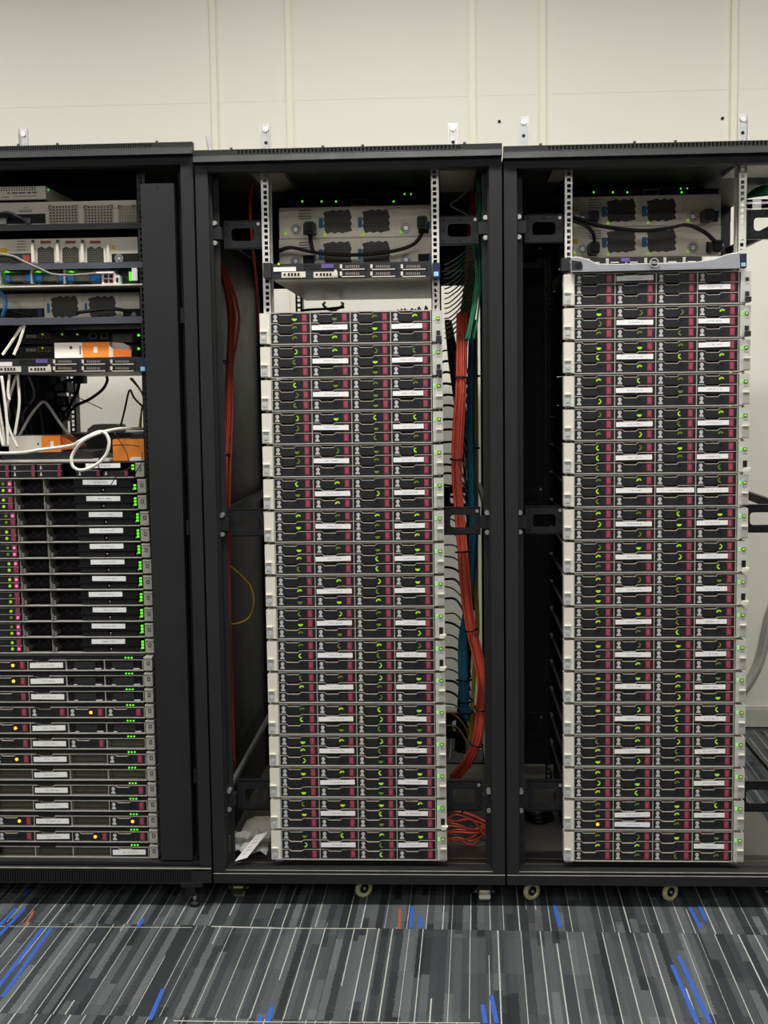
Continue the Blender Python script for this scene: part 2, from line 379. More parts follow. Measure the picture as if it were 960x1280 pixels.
def mounting_rail(parent, xa, xb, y, z0, z1, m, depth=0.05, side=1):
    """slotted upright: two strips and a bar between every two square holes"""
    mb = MB(); w = xb - xa; hw = 0.0095 / 2; cx = (xa + xb) / 2
    mb.box(xa, cx - hw, y, y + 0.002, z0, z1); mb.box(cx + hw, xb, y, y + 0.002, z0, z1)
    z = z0; zs_ = []
    u = 0.116
    k = math.floor((z0 - u) / 0.04445)
    holes = []
    for n in range(k, 60):
        for d in (0.00635, 0.02223, 0.0381): holes.append(u + n * 0.04445 + d)
    prev = z0
    for h in holes:
        if h - 0.005 < z0: continue
        if h + 0.005 > z1: break
        mb.box(cx - hw, cx + hw, y, y + 0.002, prev, h - 0.00475); prev = h + 0.00475
    mb.box(cx - hw, cx + hw, y, y + 0.002, prev, z1)
    if side > 0: mb.box(xb - 0.002, xb, y, y + depth, z0, z1)
    else: mb.box(xa, xa + 0.002, y, y + depth, z0, z1)
    return mb.build('mounting_rail', m, parent)
def caster(parent, x, y, kind, ztop, face=0.0):
    """kind: 'wheel' cream wheel in a fork, 'brake' black housing with a pedal, 'foot' screw foot"""
    c = empty('caster', (x, y, 0)); c.parent = parent; w = Vector(parent['_w']); c.location = Vector((x, y, 0)) - w
    # an empty between would be a level too many: the plate itself is the part
    bpy.data.objects.remove(c)
    if kind == 'foot':
        mb = MB(); mb.box(x - 0.03, x + 0.03, y - 0.02, y + 0.03, ztop - 0.006, ztop + 0.004); mb.box(x - 0.02, x + 0.008, y - 0.012, y + 0.012, ztop - 0.034, ztop - 0.006)
        p = mb.build('levelling_foot', 'dark_steel', parent)
        mb = MB(); mb.tube([(x + 0.004, y, ztop - 0.03), (x + 0.004, y, 0.012)], 0.005, 8); mb.build('threaded_stem', 'zinc', p)
        mb = MB(); mb.tube([(x + 0.004, y, 0.0), (x + 0.004, y, 0.006), (x + 0.004, y, 0.0121)], 0.014, 14); mb.tube([(x + 0.004 + 0.011 * math.cos(t * 0.5236), y + 0.011 * math.sin(t * 0.5236), 0.012) for t in range(12)], 0.003, 5, True); mb.build('foot_pad', 'dark_steel', p)
        return
    r = 0.027
    mb = MB(); mb.box(x - 0.022, x + 0.022, y - 0.02, y + 0.03, ztop - 0.005, ztop + 0.004)
    if kind == 'wheel':
        mb.box(x - 0.006, x + 0.018, y + 0.012, y + 0.03, 0.022, ztop); p = mb.build('caster', 'dark_steel', parent)
        a = 0.55; ax = Vector((math.sin(a), -math.cos(a), 0)); c0 = Vector((x, y, r)); e1 = Vector((math.cos(a), math.sin(a), 0))
        ringp = [c0 + (e1 * math.cos(t * math.pi / 10) + Vector((0, 0, 1)) * math.sin(t * math.pi / 10)) * (r - 0.0075) for t in range(20)]
        mb = MB(); mb.tube(ringp, 0.0075, 8, True); mb.build('wheel', 'cream_wheel', p)
        mb = MB(); mb.tube([c0 - ax * 0.006, c0 + ax * 0.004], 0.0135, 12); mb.build('hub', 'plastic_black', p)
        mb = MB(); mb.tube([c0 + ax * 0.002, c0 + ax * 0.008], 0.0045, 8); mb.build('axle_bolt', 'zinc', p)
    else:
        mb.prism([(x - 0.022, 0.026), (x + 0.022, 0.026), (x + 0.02, ztop), (x - 0.02, ztop)], y - 0.012, y + 0.03); p = mb.build('caster', 'plastic_black', parent)
        mb = MB(); mb.tube([(x - 0.014, y + 0.012, r), (x + 0.014, y + 0.012, r)], r - 0.0005, 16); mb.build('wheel', 'cream_wheel', p)
        mb = MB(); mb.prism(rrect(x - 0.016, x + 0.016, 0.021, 0.033, 0.004), y - 0.03, y - 0.01); mb.build('brake_pedal', 'silver_bright' if kind == 'brake' else 'dark_steel', p)
        mb = MB(); mb.tube([(x - 0.027, y, 0.03), (x + 0.027, y, 0.03)], 0.003, 6); mb.build('axle_bolt', 'zinc', p)

def rack(which, label):
    x0 = RX0[which]; x1 = x0 + RW_; zt = ZTOP[which]; dz = zt - 2.0305
    R = tag(empty('server_rack', (x0 + RW_ / 2, 0.5, 0)), label, 'server rack', 'black open-front server racks in a row')
    yf = -0.04
    for s, xa, xb in ((-1, x0 + 0.001, x0 + 0.034), (1, x1 - 0.034, x1 - 0.001)):
        mb = MB(); mb.prism(rrect(xa, xb, 0.095, 2.004 + dz, 0.002), yf, 0.02)
        ia = xb if s < 0 else xa
        mb.box(ia, ia - s * 0.004, -0.012, 0.012, 0.1, 2.0 + dz)
        mb.build('front_post', 'black_metal', R)
        MB().box(xa, xa + 0.045 if s < 0 else xb, BACK - 0.05, BACK, 0.095, 2.02 + dz).build('rear_post', 'black_metal', R)
        MB().box(ia - s * 0.004, ia - s * 0.018, 0.018, 0.022, 0.1, 2.0 + dz).build('post_flange', 'black_metal', R)
        for zz in (0.305, 1.062, 1.83):
            if which == 'left' : continue
            MB().box(ia - s * 0.002, ia - s * 0.013, 0.024, BACK - 0.05, zz + 0.005, zz + (0.018 if zz < 0.5 else 0.03)).build('depth_rail', 'zinc' if zz < 0.5 and which == 'mid' else 'dark_steel', R)
    # side panels
    if which == 'left': pans = (x0 + 0.004,)
    elif which == 'mid': pans = (x0 + 0.004, x1 - 0.006)
    else: pans = (x0 + 0.004,)
    for xp in pans: MB().box(xp, xp + 0.002, 0.02, BACK - 0.002, 0.1, 2.01 + dz).build('side_panel', 'black_metal', R)
    # roof
    MB().box(x0, x1, -0.02, BACK, 2.016 + dz, 2.024 + dz).build('roof_panel', 'black_metal', R)
    MB().box(x0, x1, BACK - 0.05, BACK, 1.97 + dz, 2.016 + dz).build('rear_header', 'black_metal', R)
    zr = 1.52 if which == 'left' else 1.765
    MB().box(x0 + 0.004, x1 - 0.004, BACK - 0.062, BACK - 0.06, zr, 2.016 + dz).build('rear_panel', 'black_metal', R)
    if which == 'right': MB().box(x0 + 0.006, x0 + 0.222, BACK - 0.066, BACK - 0.064, 0.1, zr).build('rear_duct', 'black_metal', R)
    # cap: lip, header and slotted vent band
    mb = MB(); za, zb = 2.013 + dz, 2.0305 + dz
    mb.v = [(x0, -0.058, za), (x1, -0.058, za), (x1, -0.02, za), (x0, -0.02, za), (x0, -0.05, zb), (x1, -0.05, zb), (x1, -0.02, zb), (x0, -0.02, zb)]
    for q in ((0, 1, 5, 4), (1, 2, 6, 5), (2, 3, 7, 6), (3, 0, 4, 7), (4, 5, 6, 7), (3, 2, 1, 0)): mb.face(q)
    mb.build('cap_lip', 'black_metal', R)
    MB().tube([(x0, -0.0495, 2.0302 + dz), (x1, -0.0495, 2.0302 + dz)], 0.0014, 8).build('cap_edge', 'black_metal', R)
    MB().box(x0 + 0.001, x1 - 0.001, -0.037, 0.0, 1.99 + dz, 2.013 + dz).build('header', 'black_metal', R)
    MB().box(x0 + 0.0005, x1 - 0.0005, -0.038, -0.02, 2.03 + dz, 2.0445 + dz).build('vent_band', 'black_metal', R)
    mb = MB(); sa, sb = x0 + 0.11, x1 - 0.11
    mb.box(x0, sa, -0.042, -0.02, 2.03 + dz, 2.046 + dz); mb.box(sb, x1, -0.042, -0.02, 2.03 + dz, 2.046 + dz); mb.box(sa, sb, -0.042, -0.02, 2.0435 + dz, 2.046 + dz)
    p = 0.0062 if which == 'left' else 0.0102; n = int((sb - sa) / p)
    for i in range(n + 1): mb.box(sa + i * p, sa + i * p + p * 0.55, -0.042, -0.037, 2.03 + dz, 2.044 + dz)
    o = mb.build('vent_grille', 'black_metal', R); o['kind'] = 'stuff'
    for fx in (0.12, 0.42, 0.55, 0.88):
        mb = MB(); xx = x0 + RW_ * fx; mb.tube([(xx, -0.03, 2.044 + dz), (xx, -0.03, 2.053 + dz)], 0.004, 6); mb.build('cap_screw', 'dark_steel', R)
    # bottom: sill and base plate
    MB().box(x0 + 0.003, x1 - 0.003, 0.012, BACK, 0.088, 0.096).build('base_plate', 'plate_grey' if which != 'left' else 'black_metal', R)
    if which == 'left':
        MB().box(x0, x1, -0.05, -0.01, 0.0655, 0.107).build('sill', 'black_metal', R)
        mb = MB(); p = 0.0067; n = int((RW_ - 0.07) / p)
        for i in range(n): mb.box(x0 + 0.01 + i * p, x0 + 0.01 + i * p + p * 0.5, -0.056, -0.049, 0.068, 0.104)
        mb.box(x0, x1, -0.056, -0.049, 0.104, 0.11); mb.box(x0, x1, -0.056, -0.049, 0.0655, 0.069); mb.box(x1 - 0.055, x1, -0.056, -0.049, 0.0655, 0.11)
        mb.build('sill_grille', 'black_metal', R)['kind'] = 'stuff'
        MB().box(x0, x1, -0.0572, -0.052, 0.1085, 0.1104).build('sill_edge', 'worn_glint_edge', R)
        MB().box(x0, x1, -0.03, 0.0, 0.11, 0.1185).build('sill_step', 'black_metal', R)
    else:
        MB().box(x0 + 0.001, x1 - 0.001, -0.044, -0.004, 0.064, 0.0915).build('sill', 'black_metal', R)
        MB().box(x0 + 0.001, x1 - 0.001, -0.036, 0.02, 0.0915, 0.0985).build('sill_step', 'black_metal', R)
        MB().box(x0 + 0.001, x1 - 0.001, -0.0446, -0.042, 0.0905, 0.0922).build('sill_edge', 'worn_glint_edge', R)
        MB().box(x0 + 0.034, x1 - 0.034, -0.0366, -0.034, 0.0975, 0.0992).build('sill_edge', 'worn_glint_edge', R)
        MB().box(x0 + 0.04, x1 - 0.04, 0.03, 0.06, 0.112, 0.114).build('cross_bar', 'dark_steel', R)
    MB().box(x0 + 0.003, x1 - 0.003, BACK - 0.05, BACK, 0.064, 0.1).build('rear_sill', 'black_metal', R)
    # 19-inch uprights, front and rear
    rm = 'silver_bright' if which != 'left' else 'dark_steel'
    xc = x0 + RW_ / 2 - 0.0005
    if which != 'left':
        mounting_rail(R, xc - 0.2375, xc - 0.2155, 0.03, 0.1, 2.004, rm, side=1); mounting_rail(R, xc + 0.2155, xc + 0.2375, 0.03, 0.1, 2.004, rm, side=-1)
    else:
        mounting_rail(R, xc - 0.248, xc - 0.224, 0.03, 0.1, 2.01, 'silver', side=1); mounting_rail(R, xc + 0.2325, xc + 0.2565, 0.03, 0.1, 2.01, 'dark_steel', side=-1)
    ry = 0.92 if which == 'left' else 0.76
    for a in (-0.2375, 0.2155): mounting_rail(R, xc + a, xc + a + 0.022, ry, 0.1, 2.004, 'dark_steel')
    # brackets that carry the uprights
    if which != 'left':
        for z0, z1 in ((1.8, 1.874), (1.018, 1.092), (0.243, 0.327)):
            bracket(R, xc - 0.343, xc - 0.24, z0, z1, 0.045); bracket(R, xc + 0.24, xc + 0.343, z0, z1, 0.045)
            for sx in (-1, 1):
                xx = xc + sx * 0.356; mb = MB(); mb.box(xx - 0.014, xx + 0.014, 0.0, 0.03, (z0 + z1) / 2 - 0.016, (z0 + z1) / 2 + 0.016)
                h = mb.build('clamp_block', 'dark_steel', R)
                for d in (-0.026, 0.026):
                    mb = MB(); mb.disc(xx + sx * 0.004, (z0 + z1) / 2 + d, 0.0065, -0.004, 0.022, 8); mb.build('clamp_bolt', 'zinc', R)
    for z0, z1 in ((1.8, 1.874), (1.018, 1.092), (0.243, 0.327)):
        bracket(R, xc - 0.343, xc - 0.24, z0, z1, ry + 0.03); bracket(R, xc + 0.24, xc + 0.343, z0, z1, ry + 0.03)
    return R
rack_l = rack('left', 'black server rack with slotted bottom grille and wide vertical cable duct')
rack_m = rack('mid', 'black server rack holding the orange and green cable bundles')
rack_r = rack('right', 'black server rack without side panel, beside the grey conduit')
# cable duct cover in the left rack and roof plates in the middle rack
mb = MB(); mb.prism(rrect(-0.3335, -0.2445, 0.124, 1.965, 0.003), -0.03, 0.06); duct = mb.build('cable_duct', 'black_metal', rack_l)
mb = MB(); mb.disc(-0.289, 1.955, 0.003, -0.0308, -0.029, 8); mb.build('duct_screw', 'dark_hole', duct)
MB().box(-0.2445, -0.226, 0.07, 0.09, 0.125, 2.0).build('duct_back_strip', 'black_metal', rack_l)
for zz in (1.62, 1.05, 0.36):
    MB().box(-0.238, -0.222, -0.02, 0.0, zz - 0.02, zz + 0.02).build('door_hinge_block', 'dark_steel', rack_l)
for xa, xb, ya, yb, parent in ((-0.06, 0.03, 0.1, 0.42, rack_m), (0.455, 0.5545, 0.12, 0.5, rack_m), (0.76, 0.8, 0.1, 0.3, rack_r), (1.25, 1.42, 0.05, 0.3, rack_r)):
    MB().box(xa, xb, ya, yb, 2.006 if parent is rack_m else 1.998, 2.017 if parent is rack_m else 2.009).build('roof_insert', 'roof_plate', parent)
for R_, x, y, k, zt in ((rack_l, -0.243, -0.045, 'foot', 0.066), (rack_m, -0.125, 0.012, 'pedal', 0.064), (rack_m, 0.226, 0.02, 'wheel', 0.064), (rack_m, 0.562, -0.005, 'brake', 0.064), (rack_r, 0.693, 0.01, 'wheel', 0.064), (rack_r, 1.073, 0.01, 'wheel', 0.064), (rack_l, -0.94, 0.02, 'wheel', 0.066), (rack_r, 1.36, 0.01, 'brake', 0.064)):
    caster(R_, x, y, k, zt)
for R_, xs in ((rack_l, (-0.93, -0.25)), (rack_m, (-0.12, 0.55)), (rack_r, (0.69, 1.36))):
    for x in xs: caster(R_, x, 0.97, 'wheel', 0.064)

# ------------------------------------------------------------------ drive trays
TW, TH = 0.1045, 0.0258
notch = [(0, 0), (TW, 0), (TW, TH), (0.061, TH), (0.055, TH - 0.0052), (0.024, TH - 0.0052), (0.018, TH), (0, TH)]
tray_me = MB().prism(notch, 0, 0.012).mesh('drive_tray', 'tray_black')
tmb = MB()
top = [(TW, TH), (0.061, TH), (0.055, TH - 0.0052), (0.024, TH - 0.0052), (0.018, TH), (0, TH)]
for (xa, za), (xb, zb) in zip(top[:-1], top[1:]):
    h = 0.0012
    tmb.prism([(xb, zb), (xa, za), (xa, za + h), (xb, zb + h)][::1], -0.0008, 0.011)
trim_me = tmb.mesh('edge_trim', 'tray_trim')
lm = MB(); lm.box(0.0835, 0.0962, -0.001, 0.004, 0.0028, TH - 0.0028); latch_me = lm.mesh('latch', 'latch_magenta')
lm2 = MB(); lm2.box(0.0862, 0.0935, -0.0022, 0.0, 0.0058, TH - 0.0058); grip_me = lm2.mesh('latch_grip', 'latch_grip')
em = MB(); em.disc(0.0115, 0.0172, 0.0052, -0.0006, 0.001, 10); em.prism([(0.0055, 0.0032), (0.0175, 0.0032), (0.0165, 0.0088), (0.0065, 0.0088)], -0.0006, 0.001); em.box(0.009, 0.014, -0.0006, 0.001, 0.0086, 0.0135)
emblem_me = em.mesh('emblem', 'emblem_grey')
rg = MB(); rg.ring([(0.0632 + 0.0088 * math.cos(t * math.pi / 8), 0.0125 + 0.0088 * math.sin(t * math.pi / 8)) for t in range(16)], [(0.0632 + 0.0072 * math.cos(t * math.pi / 8), 0.0125 + 0.0072 * math.sin(t * math.pi / 8)) for t in range(16)], -0.0014, 0.001)
ring_me = rg.mesh('status_ring', 'ring_dark')
def light_mesh(kind, m):
    b = MB(); c = (0.0632, 0.0125)
    if kind == 'low': b.arc(*c, 0.0014, 0.0074, math.radians(190), math.radians(350), -0.0007, 0.001)
    elif kind == 'high': b.arc(*c, 0.0026, 0.0074, math.radians(10), math.radians(190), -0.0007, 0.001)
    elif kind == 'left': b.arc(*c, 0.0036, 0.0074, math.radians(90), math.radians(280), -0.0007, 0.001)
    elif kind == 'right': b.arc(*c, 0.0042, 0.0074, math.radians(-100), math.radians(90), -0.0007, 0.001)
    else: b.disc(*c, 0.0045, -0.0007, 0.001, 12)
    return b.mesh('status_light', m)
LIGHTS = {(k, m): light_mesh(k, m) for k in ('low', 'high', 'left', 'right') for m in ('led_lime', 'led_lime_dim')}
LIGHTS[('dot', 'led_orange')] = light_mesh('dot', 'led_orange')
def tray(parent, loc, light=None, covered=False, latch=True, blank=False):
    t = inst('drive_tray', tray_me, parent, loc)
    inst('edge_trim', trim_me, t)
    if latch:
        l = inst('latch', latch_me, t); inst('latch_grip', grip_me, t)
    if not covered:
        inst('emblem', emblem_me, t); inst('status_ring', ring_me, t)
        if light: inst('status_light', LIGHTS[light], t)
    return t
def label_strip(parent, loc, w, h, tilt):
    o = inst('label_strip', MB().box(-w / 2, w / 2, -0.0004, 0.0004, -h / 2, h / 2).mesh('label_strip', 'label_strip'), parent, loc)
    o.rotation_euler.y = tilt; return o

# ------------------------------------------------------------------ 2U storage servers
SW = 0.432; PU = 0.0889
fr = MB(); fr.box(-SW / 2, SW / 2, -0.003, 0.03, 0.0, 0.0026); fr.box(-SW / 2, SW / 2, -0.001, 0.03, 0.0845, 0.0866)
for k in range(5):
    x = -SW / 2 + k * 0.1073 + (0.0 if k else 0.0008); fr.box(x - 0.0008, x + 0.0012, -0.001, 0.03, 0.0, 0.0866)
frame_me = fr.mesh('front_frame', 'frame_silver')
chassis_me = MB().box(-SW / 2 + 0.001, SW / 2 - 0.001, 0.0225, 0.70, 0.0006, 0.0862).mesh('chassis', 'dark_steel')
vb = MB()
for r in range(3):
    for c in range(4):
        xb_ = -SW / 2 + c * 0.1073 + 0.002
        for row in range(2):
            for d in range(9): vb.box(xb_ + 0.0245 + d * 0.0034, xb_ + 0.0245 + d * 0.0034 + 0.0021, 0.0125, 0.0226, 0.0032 + r * 0.0271 + TH - 0.0048 + row * 0.0026, 0.0032 + r * 0.0271 + TH - 0.0048 + row * 0.0026 + 0.0013)
vent_me = vb.mesh('vent_strip', 'vent_gold')
rail_mes = []
for s in (-1, 1):
    rl = MB(); xa = s * (SW / 2); rl.box(xa, xa + s * 0.006, 0.0795, 0.74, 0.036, 0.0496); rl.box(xa, xa + s * 0.009, 0.0795, 0.74, 0.0495, 0.0515)
    rail_mes.append(rl.mesh('slide_rail', 'plate_grey'))
el = MB(); el.prism(rrect(-SW / 2 - 0.0275, -SW / 2 - 0.0008, 0.003, 0.0838, 0.0015), -0.008, 0.03); earl_me = el.mesh('left_ear', 'ear_beige')
el = MB(); el.box(-SW / 2 - 0.0265, -SW / 2 - 0.0085, -0.0125, -0.007, 0.0345, 0.0372); ledge_me = el.mesh('ear_ledge', 'ear_beige')
el = MB(); el.box(-SW / 2 - 0.0262, -SW / 2 - 0.009, -0.0092, -0.007, 0.006, 0.0335); panel_me = el.mesh('ear_panel', 'ear_grey')
el = MB(); el.prism(rrect(-SW / 2 - 0.0218, -SW / 2 - 0.0128, 0.0135, 0.0225, 0.001), -0.0104, -0.008); button_me = el.mesh('release_button', 'button_silver')
el = MB(); el.prism(rrect(SW / 2 + 0.0008, SW / 2 + 0.0275, 0.003, 0.0838, 0.0015), -0.008, 0.03); earr_me = el.mesh('right_ear', 'ear_grey')
el = MB(); el.box(SW / 2 + 0.0095, SW / 2 + 0.0265, -0.0125, -0.007, 0.0345, 0.0372); ledger_me = el.mesh('ear_ledge', 'ear_beige')
el = MB(); el.box(SW / 2 + 0.0095, SW / 2 + 0.0262, -0.0092, -0.007, 0.006, 0.0335); panelr_me = el.mesh('ear_panel', 'ear_square')
el = MB(); el.disc(SW / 2 + 0.0055, 0.066, 0.0019, -0.0095, -0.0075, 8); el.disc(SW / 2 + 0.0055, 0.0605, 0.0019, -0.0095, -0.0075, 8); led_me = el.mesh('health_light', 'led_green')
el = MB(); el.box(SW / 2 + 0.0125, SW / 2 + 0.0212, -0.0095, -0.0075, 0.059, 0.0675); pbtn_me = el.mesh('power_button', 'plastic_dark')
el = MB(); el.box(SW / 2 + 0.0138, SW / 2 + 0.0198, -0.0105, -0.009, 0.0605, 0.066); pbl_me = el.mesh('power_light', 'led_lime')
el = MB(); [el.box(SW / 2 + 0.0125 + i * 0.004, SW / 2 + 0.0148 + i * 0.004, -0.0086, -0.0075, 0.0505, 0.0525) for i in range(3)]; icons_me = el.mesh('port_icons', 'ink')
el = MB(); el.box(SW / 2 + 0.012, SW / 2 + 0.0225, -0.0098, -0.0075, 0.019, 0.031); el.box(SW / 2 + 0.011, SW / 2 + 0.0255, -0.022, -0.0075, 0.004, 0.0165); flapd_me = el.mesh('open_flap', 'plastic_dark')
el = MB(); el.prism([(SW / 2 + 0.012, 0.004), (SW / 2 + 0.024, 0.004), (SW / 2 + 0.031, 0.0135), (SW / 2 + 0.014, 0.0135)], -0.02, -0.0075); flapw_me = el.mesh('open_flap', 'ear_beige')
el = MB(); el.box(SW / 2 + 0.012, SW / 2 + 0.0225, -0.0098, -0.0075, 0.015, 0.033); port_me = el.mesh('usb_port', 'plastic_black')

ORD = ['topmost', 'second', 'third', 'fourth', 'fifth', 'sixth', 'seventh', 'eighth', 'ninth', 'tenth', 'eleventh', 'twelfth', 'thirteenth', 'fourteenth', 'fifteenth', 'sixteenth', 'seventeenth', 'eighteenth']
def storage_server(xc, z, label, group, strips, lit=True, flap=None, seed=0, orange=None):
    rnd = random.Random(seed)
    S = tag(empty('storage_server', (xc, 0.0, z)), label, 'server', group)
    inst('chassis', chassis_me, S); inst('front_frame', frame_me, S); inst('vent_strip', vent_me, S)['kind'] = 'stuff'
    for me in rail_mes: inst('slide_rail', me, S)
    e = inst('left_ear', earl_me, S); inst('ear_ledge', ledge_me, e); inst('ear_panel', panel_me, e); inst('release_button', button_me, e)
    e = inst('right_ear', earr_me, S); inst('power_button', pbtn_me, e); inst('port_icons', icons_me, e)
    if lit: inst('health_light', led_me, e); inst('power_light', pbl_me, e)
    if flap == 'dark': inst('open_flap', flapd_me, e)
    elif flap == 'white': inst('usb_port', port_me, e); inst('open_flap', flapw_me, e)
    else: inst('ear_ledge', ledger_me, e); inst('ear_panel', panelr_me, e)
    for c in range(4):
        for r in range(3):                               # r = 0 is the lowest row
            loc = (-SW / 2 + c * 0.1073 + 0.002, 0.0, 0.0032 + r * 0.0271)
            lab = (c, r) in strips
            light = None
            if lit and not lab:
                p = rnd.random(); pl = (0.45, 0.93, 0.97)[r] - (0.12 if c == 3 and r == 0 else 0)
                if p < pl: light = (rnd.choice(('low', 'low', 'high', 'high', 'left', 'right')), 'led_lime' if rnd.random() < (0.35, 0.6, 0.62)[r] else 'led_lime_dim')
            if orange == (c, r): light = ('dot', 'led_orange')
            t = tray(S, loc, light, covered=lab)
            if lab:
                w = 0.096 if c == 1 else (0.082 if c == 3 else 0.1)
                label_strip(t, (w / 2 + 0.0005 + rnd.uniform(0, 0.002), -0.0026, TH / 2 + 0.001 + rnd.uniform(-0.001, 0.001)), w, 0.0128, rnd.uniform(-0.02, 0.012))
    return S
XM = -0.186 + RW_ / 2 - 0.0005; XR = XM + PITCH; XL = XM - PITCH + 0.004
ZB = 0.116
for k in range(17):
    n = 17 - k - 1                                       # slot number from the bottom
    storage_server(XM, ZB + n * PU, '%s twelve-drive server %s the stack beside the orange cable bundle' % (ORD[k] if k < 16 else 'lowest', 'of' if k in (0, 16) else 'from the top of'), 'twelve-drive servers beside the orange cable bundle', {(1, 1), (3, 1)}, flap={0: 'dark', 1: 'dark', 9: 'white', 10: 'white', 15: 'white'}.get(k), seed=100 + k)
strR = {0: {(1, 2), (3, 1)}, 2: {(1, 1), (3, 2)}, 6: {(1, 1), (2, 1), (3, 1)}, 15: {(3, 1)}, 16: {(1, 1), (1, 0), (3, 1)}, 17: {(3, 1)}}
for k in range(18):
    n = 18 - k - 1
    storage_server(XR, ZB + n * PU, '%s twelve-drive server %s the stack under the grey curved bezel' % (ORD[k] if k < 17 else 'lowest', 'of' if k in (0, 17) else 'from the top of'), 'twelve-drive servers under the grey curved bezel', strR.get(k, {(1, 1), (3, 1)}), lit=k != 0, flap={0: 'dark', 1: 'dark', 5: 'white', 8: 'white', 9: 'white'}.get(k), seed=300 + k, orange=(0, 0) if k == 16 else None)

# ------------------------------------------------------------------ 1U servers of the left rack
U = 0.04445
c1 = MB(); c1.box(-SW / 2, SW / 2, 0.09, 0.66, 0.0008, 0.0425); c1.box(-SW / 2, SW / 2, 0.0, 0.1, 0.0008, 0.0022); c1.box(-SW / 2, SW / 2, 0.0, 0.1, 0.0412, 0.0425)
c1.box(-SW / 2, -SW / 2 + 0.0015, 0.0, 0.1, 0.0008, 0.0425); c1.box(SW / 2 - 0.0015, SW / 2, 0.0, 0.1, 0.0008, 0.0425); ch1_me = c1.mesh('chassis', 'dark_steel')
lip_me = MB().box(-SW / 2, SW / 2, -0.003, 0.02, 0.0, 0.0024).mesh('front_lip', 'frame_silver')
e1 = MB(); e1.prism(rrect(SW / 2 + 0.003, SW / 2 + 0.0265, 0.003, 0.0405, 0.0015), -0.012, 0.03); ear1_me = e1.mesh('right_ear', 'ear_square')
e1 = MB(); e1.box(SW / 2 + 0.003, SW / 2 + 0.0265, -0.0135, -0.011, 0.037, 0.0408); e1t_me = e1.mesh('ear_ledge', 'ear_grey')
e1 = MB(); e1.ring(rrect(SW / 2 + 0.0115, SW / 2 + 0.0195, 0.019, 0.029, 0.0005), rrect(SW / 2 + 0.013, SW / 2 + 0.018, 0.0205, 0.0275, 0.0004), -0.0128, -0.0115); e1i_me = e1.mesh('ear_icon', 'plastic_dark')
e1 = MB(); e1.prism(rrect(-SW / 2 - 0.0265, -SW / 2 - 0.003, 0.003, 0.0405, 0.0015), -0.012, 0.03); ear1l_me = e1.mesh('left_ear', 'ear_square')
def short(me):
    c = me.copy()
    for v in c.vertices:
        if v.co.y > 0.02: v.co.y = 0.0052
    return c
ear1_short, ear1l_short = short(ear1_me), short(ear1l_me)
def server_1u(z, label, group, y=0.0, dx=0.0):
    S = tag(empty('rack_server', (XL + dx, y, z)), label, 'server', group)
    inst('chassis', ch1_me, S); inst('front_lip', lip_me, S); inst('left_ear', ear1l_me if y < 0.01 else ear1l_short, S)
    e = inst('right_ear', ear1_me if y < 0.01 else ear1_short, S); inst('ear_ledge', e1t_me, e); inst('ear_icon', e1i_me, e)
    return S
def sub(mb, name, m, parent): return inst(name, mb.mesh(name, m), parent)
H = SW / 2
# lower group: four wide bays under a vent strip
rows = ['OLBB', 'OLBB', 'DLBB', 'DDOD', 'OLBB', 'DLDE', 'OLED', 'ELEE', 'ELED', 'ELED', 'OLEO', 'DLOD', 'EEEL']
div_me = MB()
for k in range(5): div_me.box(-H + k * 0.1073 - 0.0008 + 0.0008 * (k == 0), -H + k * 0.1073 + 0.001, -0.001, 0.09, 0.002, 0.0305)
div_me.box(-H, H, -0.001, 0.0895, 0.0298, 0.031)
div_me = div_me.mesh('bay_divider', 'frame_silver')
vt = MB(); vt.box(-H, H, 0.001, 0.02, 0.0325, 0.0402)
vent1_me = vt.mesh('vent_panel', 'plastic_dark')
vt = MB()
for i in range(70):
    if 26 < i < 34: continue
    vt.box(-H + 0.006 + i * 0.0061, -H + 0.0095 + i * 0.0061, -0.0004, 0.002, 0.034, 0.0365); vt.box(-H + 0.006 + i * 0.0061, -H + 0.0095 + i * 0.0061, -0.0004, 0.002, 0.0375, 0.0395)
slots1_me = vt.mesh('vent_slots', 'dark_hole')
vt = MB(); vt.prism([(-0.045 - 0.05, 0.0312), (-0.0 - 0.05, 0.0312), (-0.005 - 0.05, 0.0392), (-0.04 - 0.05, 0.0392)], -0.004, 0.004); pull_me = vt.mesh('pull_tab', 'plastic_black')
vt = MB(); [vt.disc(0.166 + i * 0.0085, 0.0365, 0.0026, -0.001, 0.002, 8) for i in range(3)]; led3_me = vt.mesh('status_light', 'led_green')
bb = MB(); bb.box(0.004, TW - 0.003, 0.004, 0.02, 0.0, TH); blank_me = bb.mesh('blank_filler', 'plastic_black')
bb = MB(); bb.box(0.018, 0.028, 0.0, 0.006, 0.0005, 0.0035); bb.box(0.079, 0.096, 0.0, 0.006, 0.0005, 0.0035); bclip_me = bb.mesh('filler_clip', 'ear_grey')
bb = MB(); bb.box(0.02, TW - 0.025, 0.0005, 0.006, 0.004, 0.0225); bface_me = bb.mesh('filler_face', 'plastic_dark')
eb = MB(); eb.box(0.0, TW, 0.03, 0.032, 0.0, TH); eb.box(0, TW, 0.0, 0.09, -0.0004, 0.0006); empty_me = eb.mesh('empty_bay', 'empty_bay')
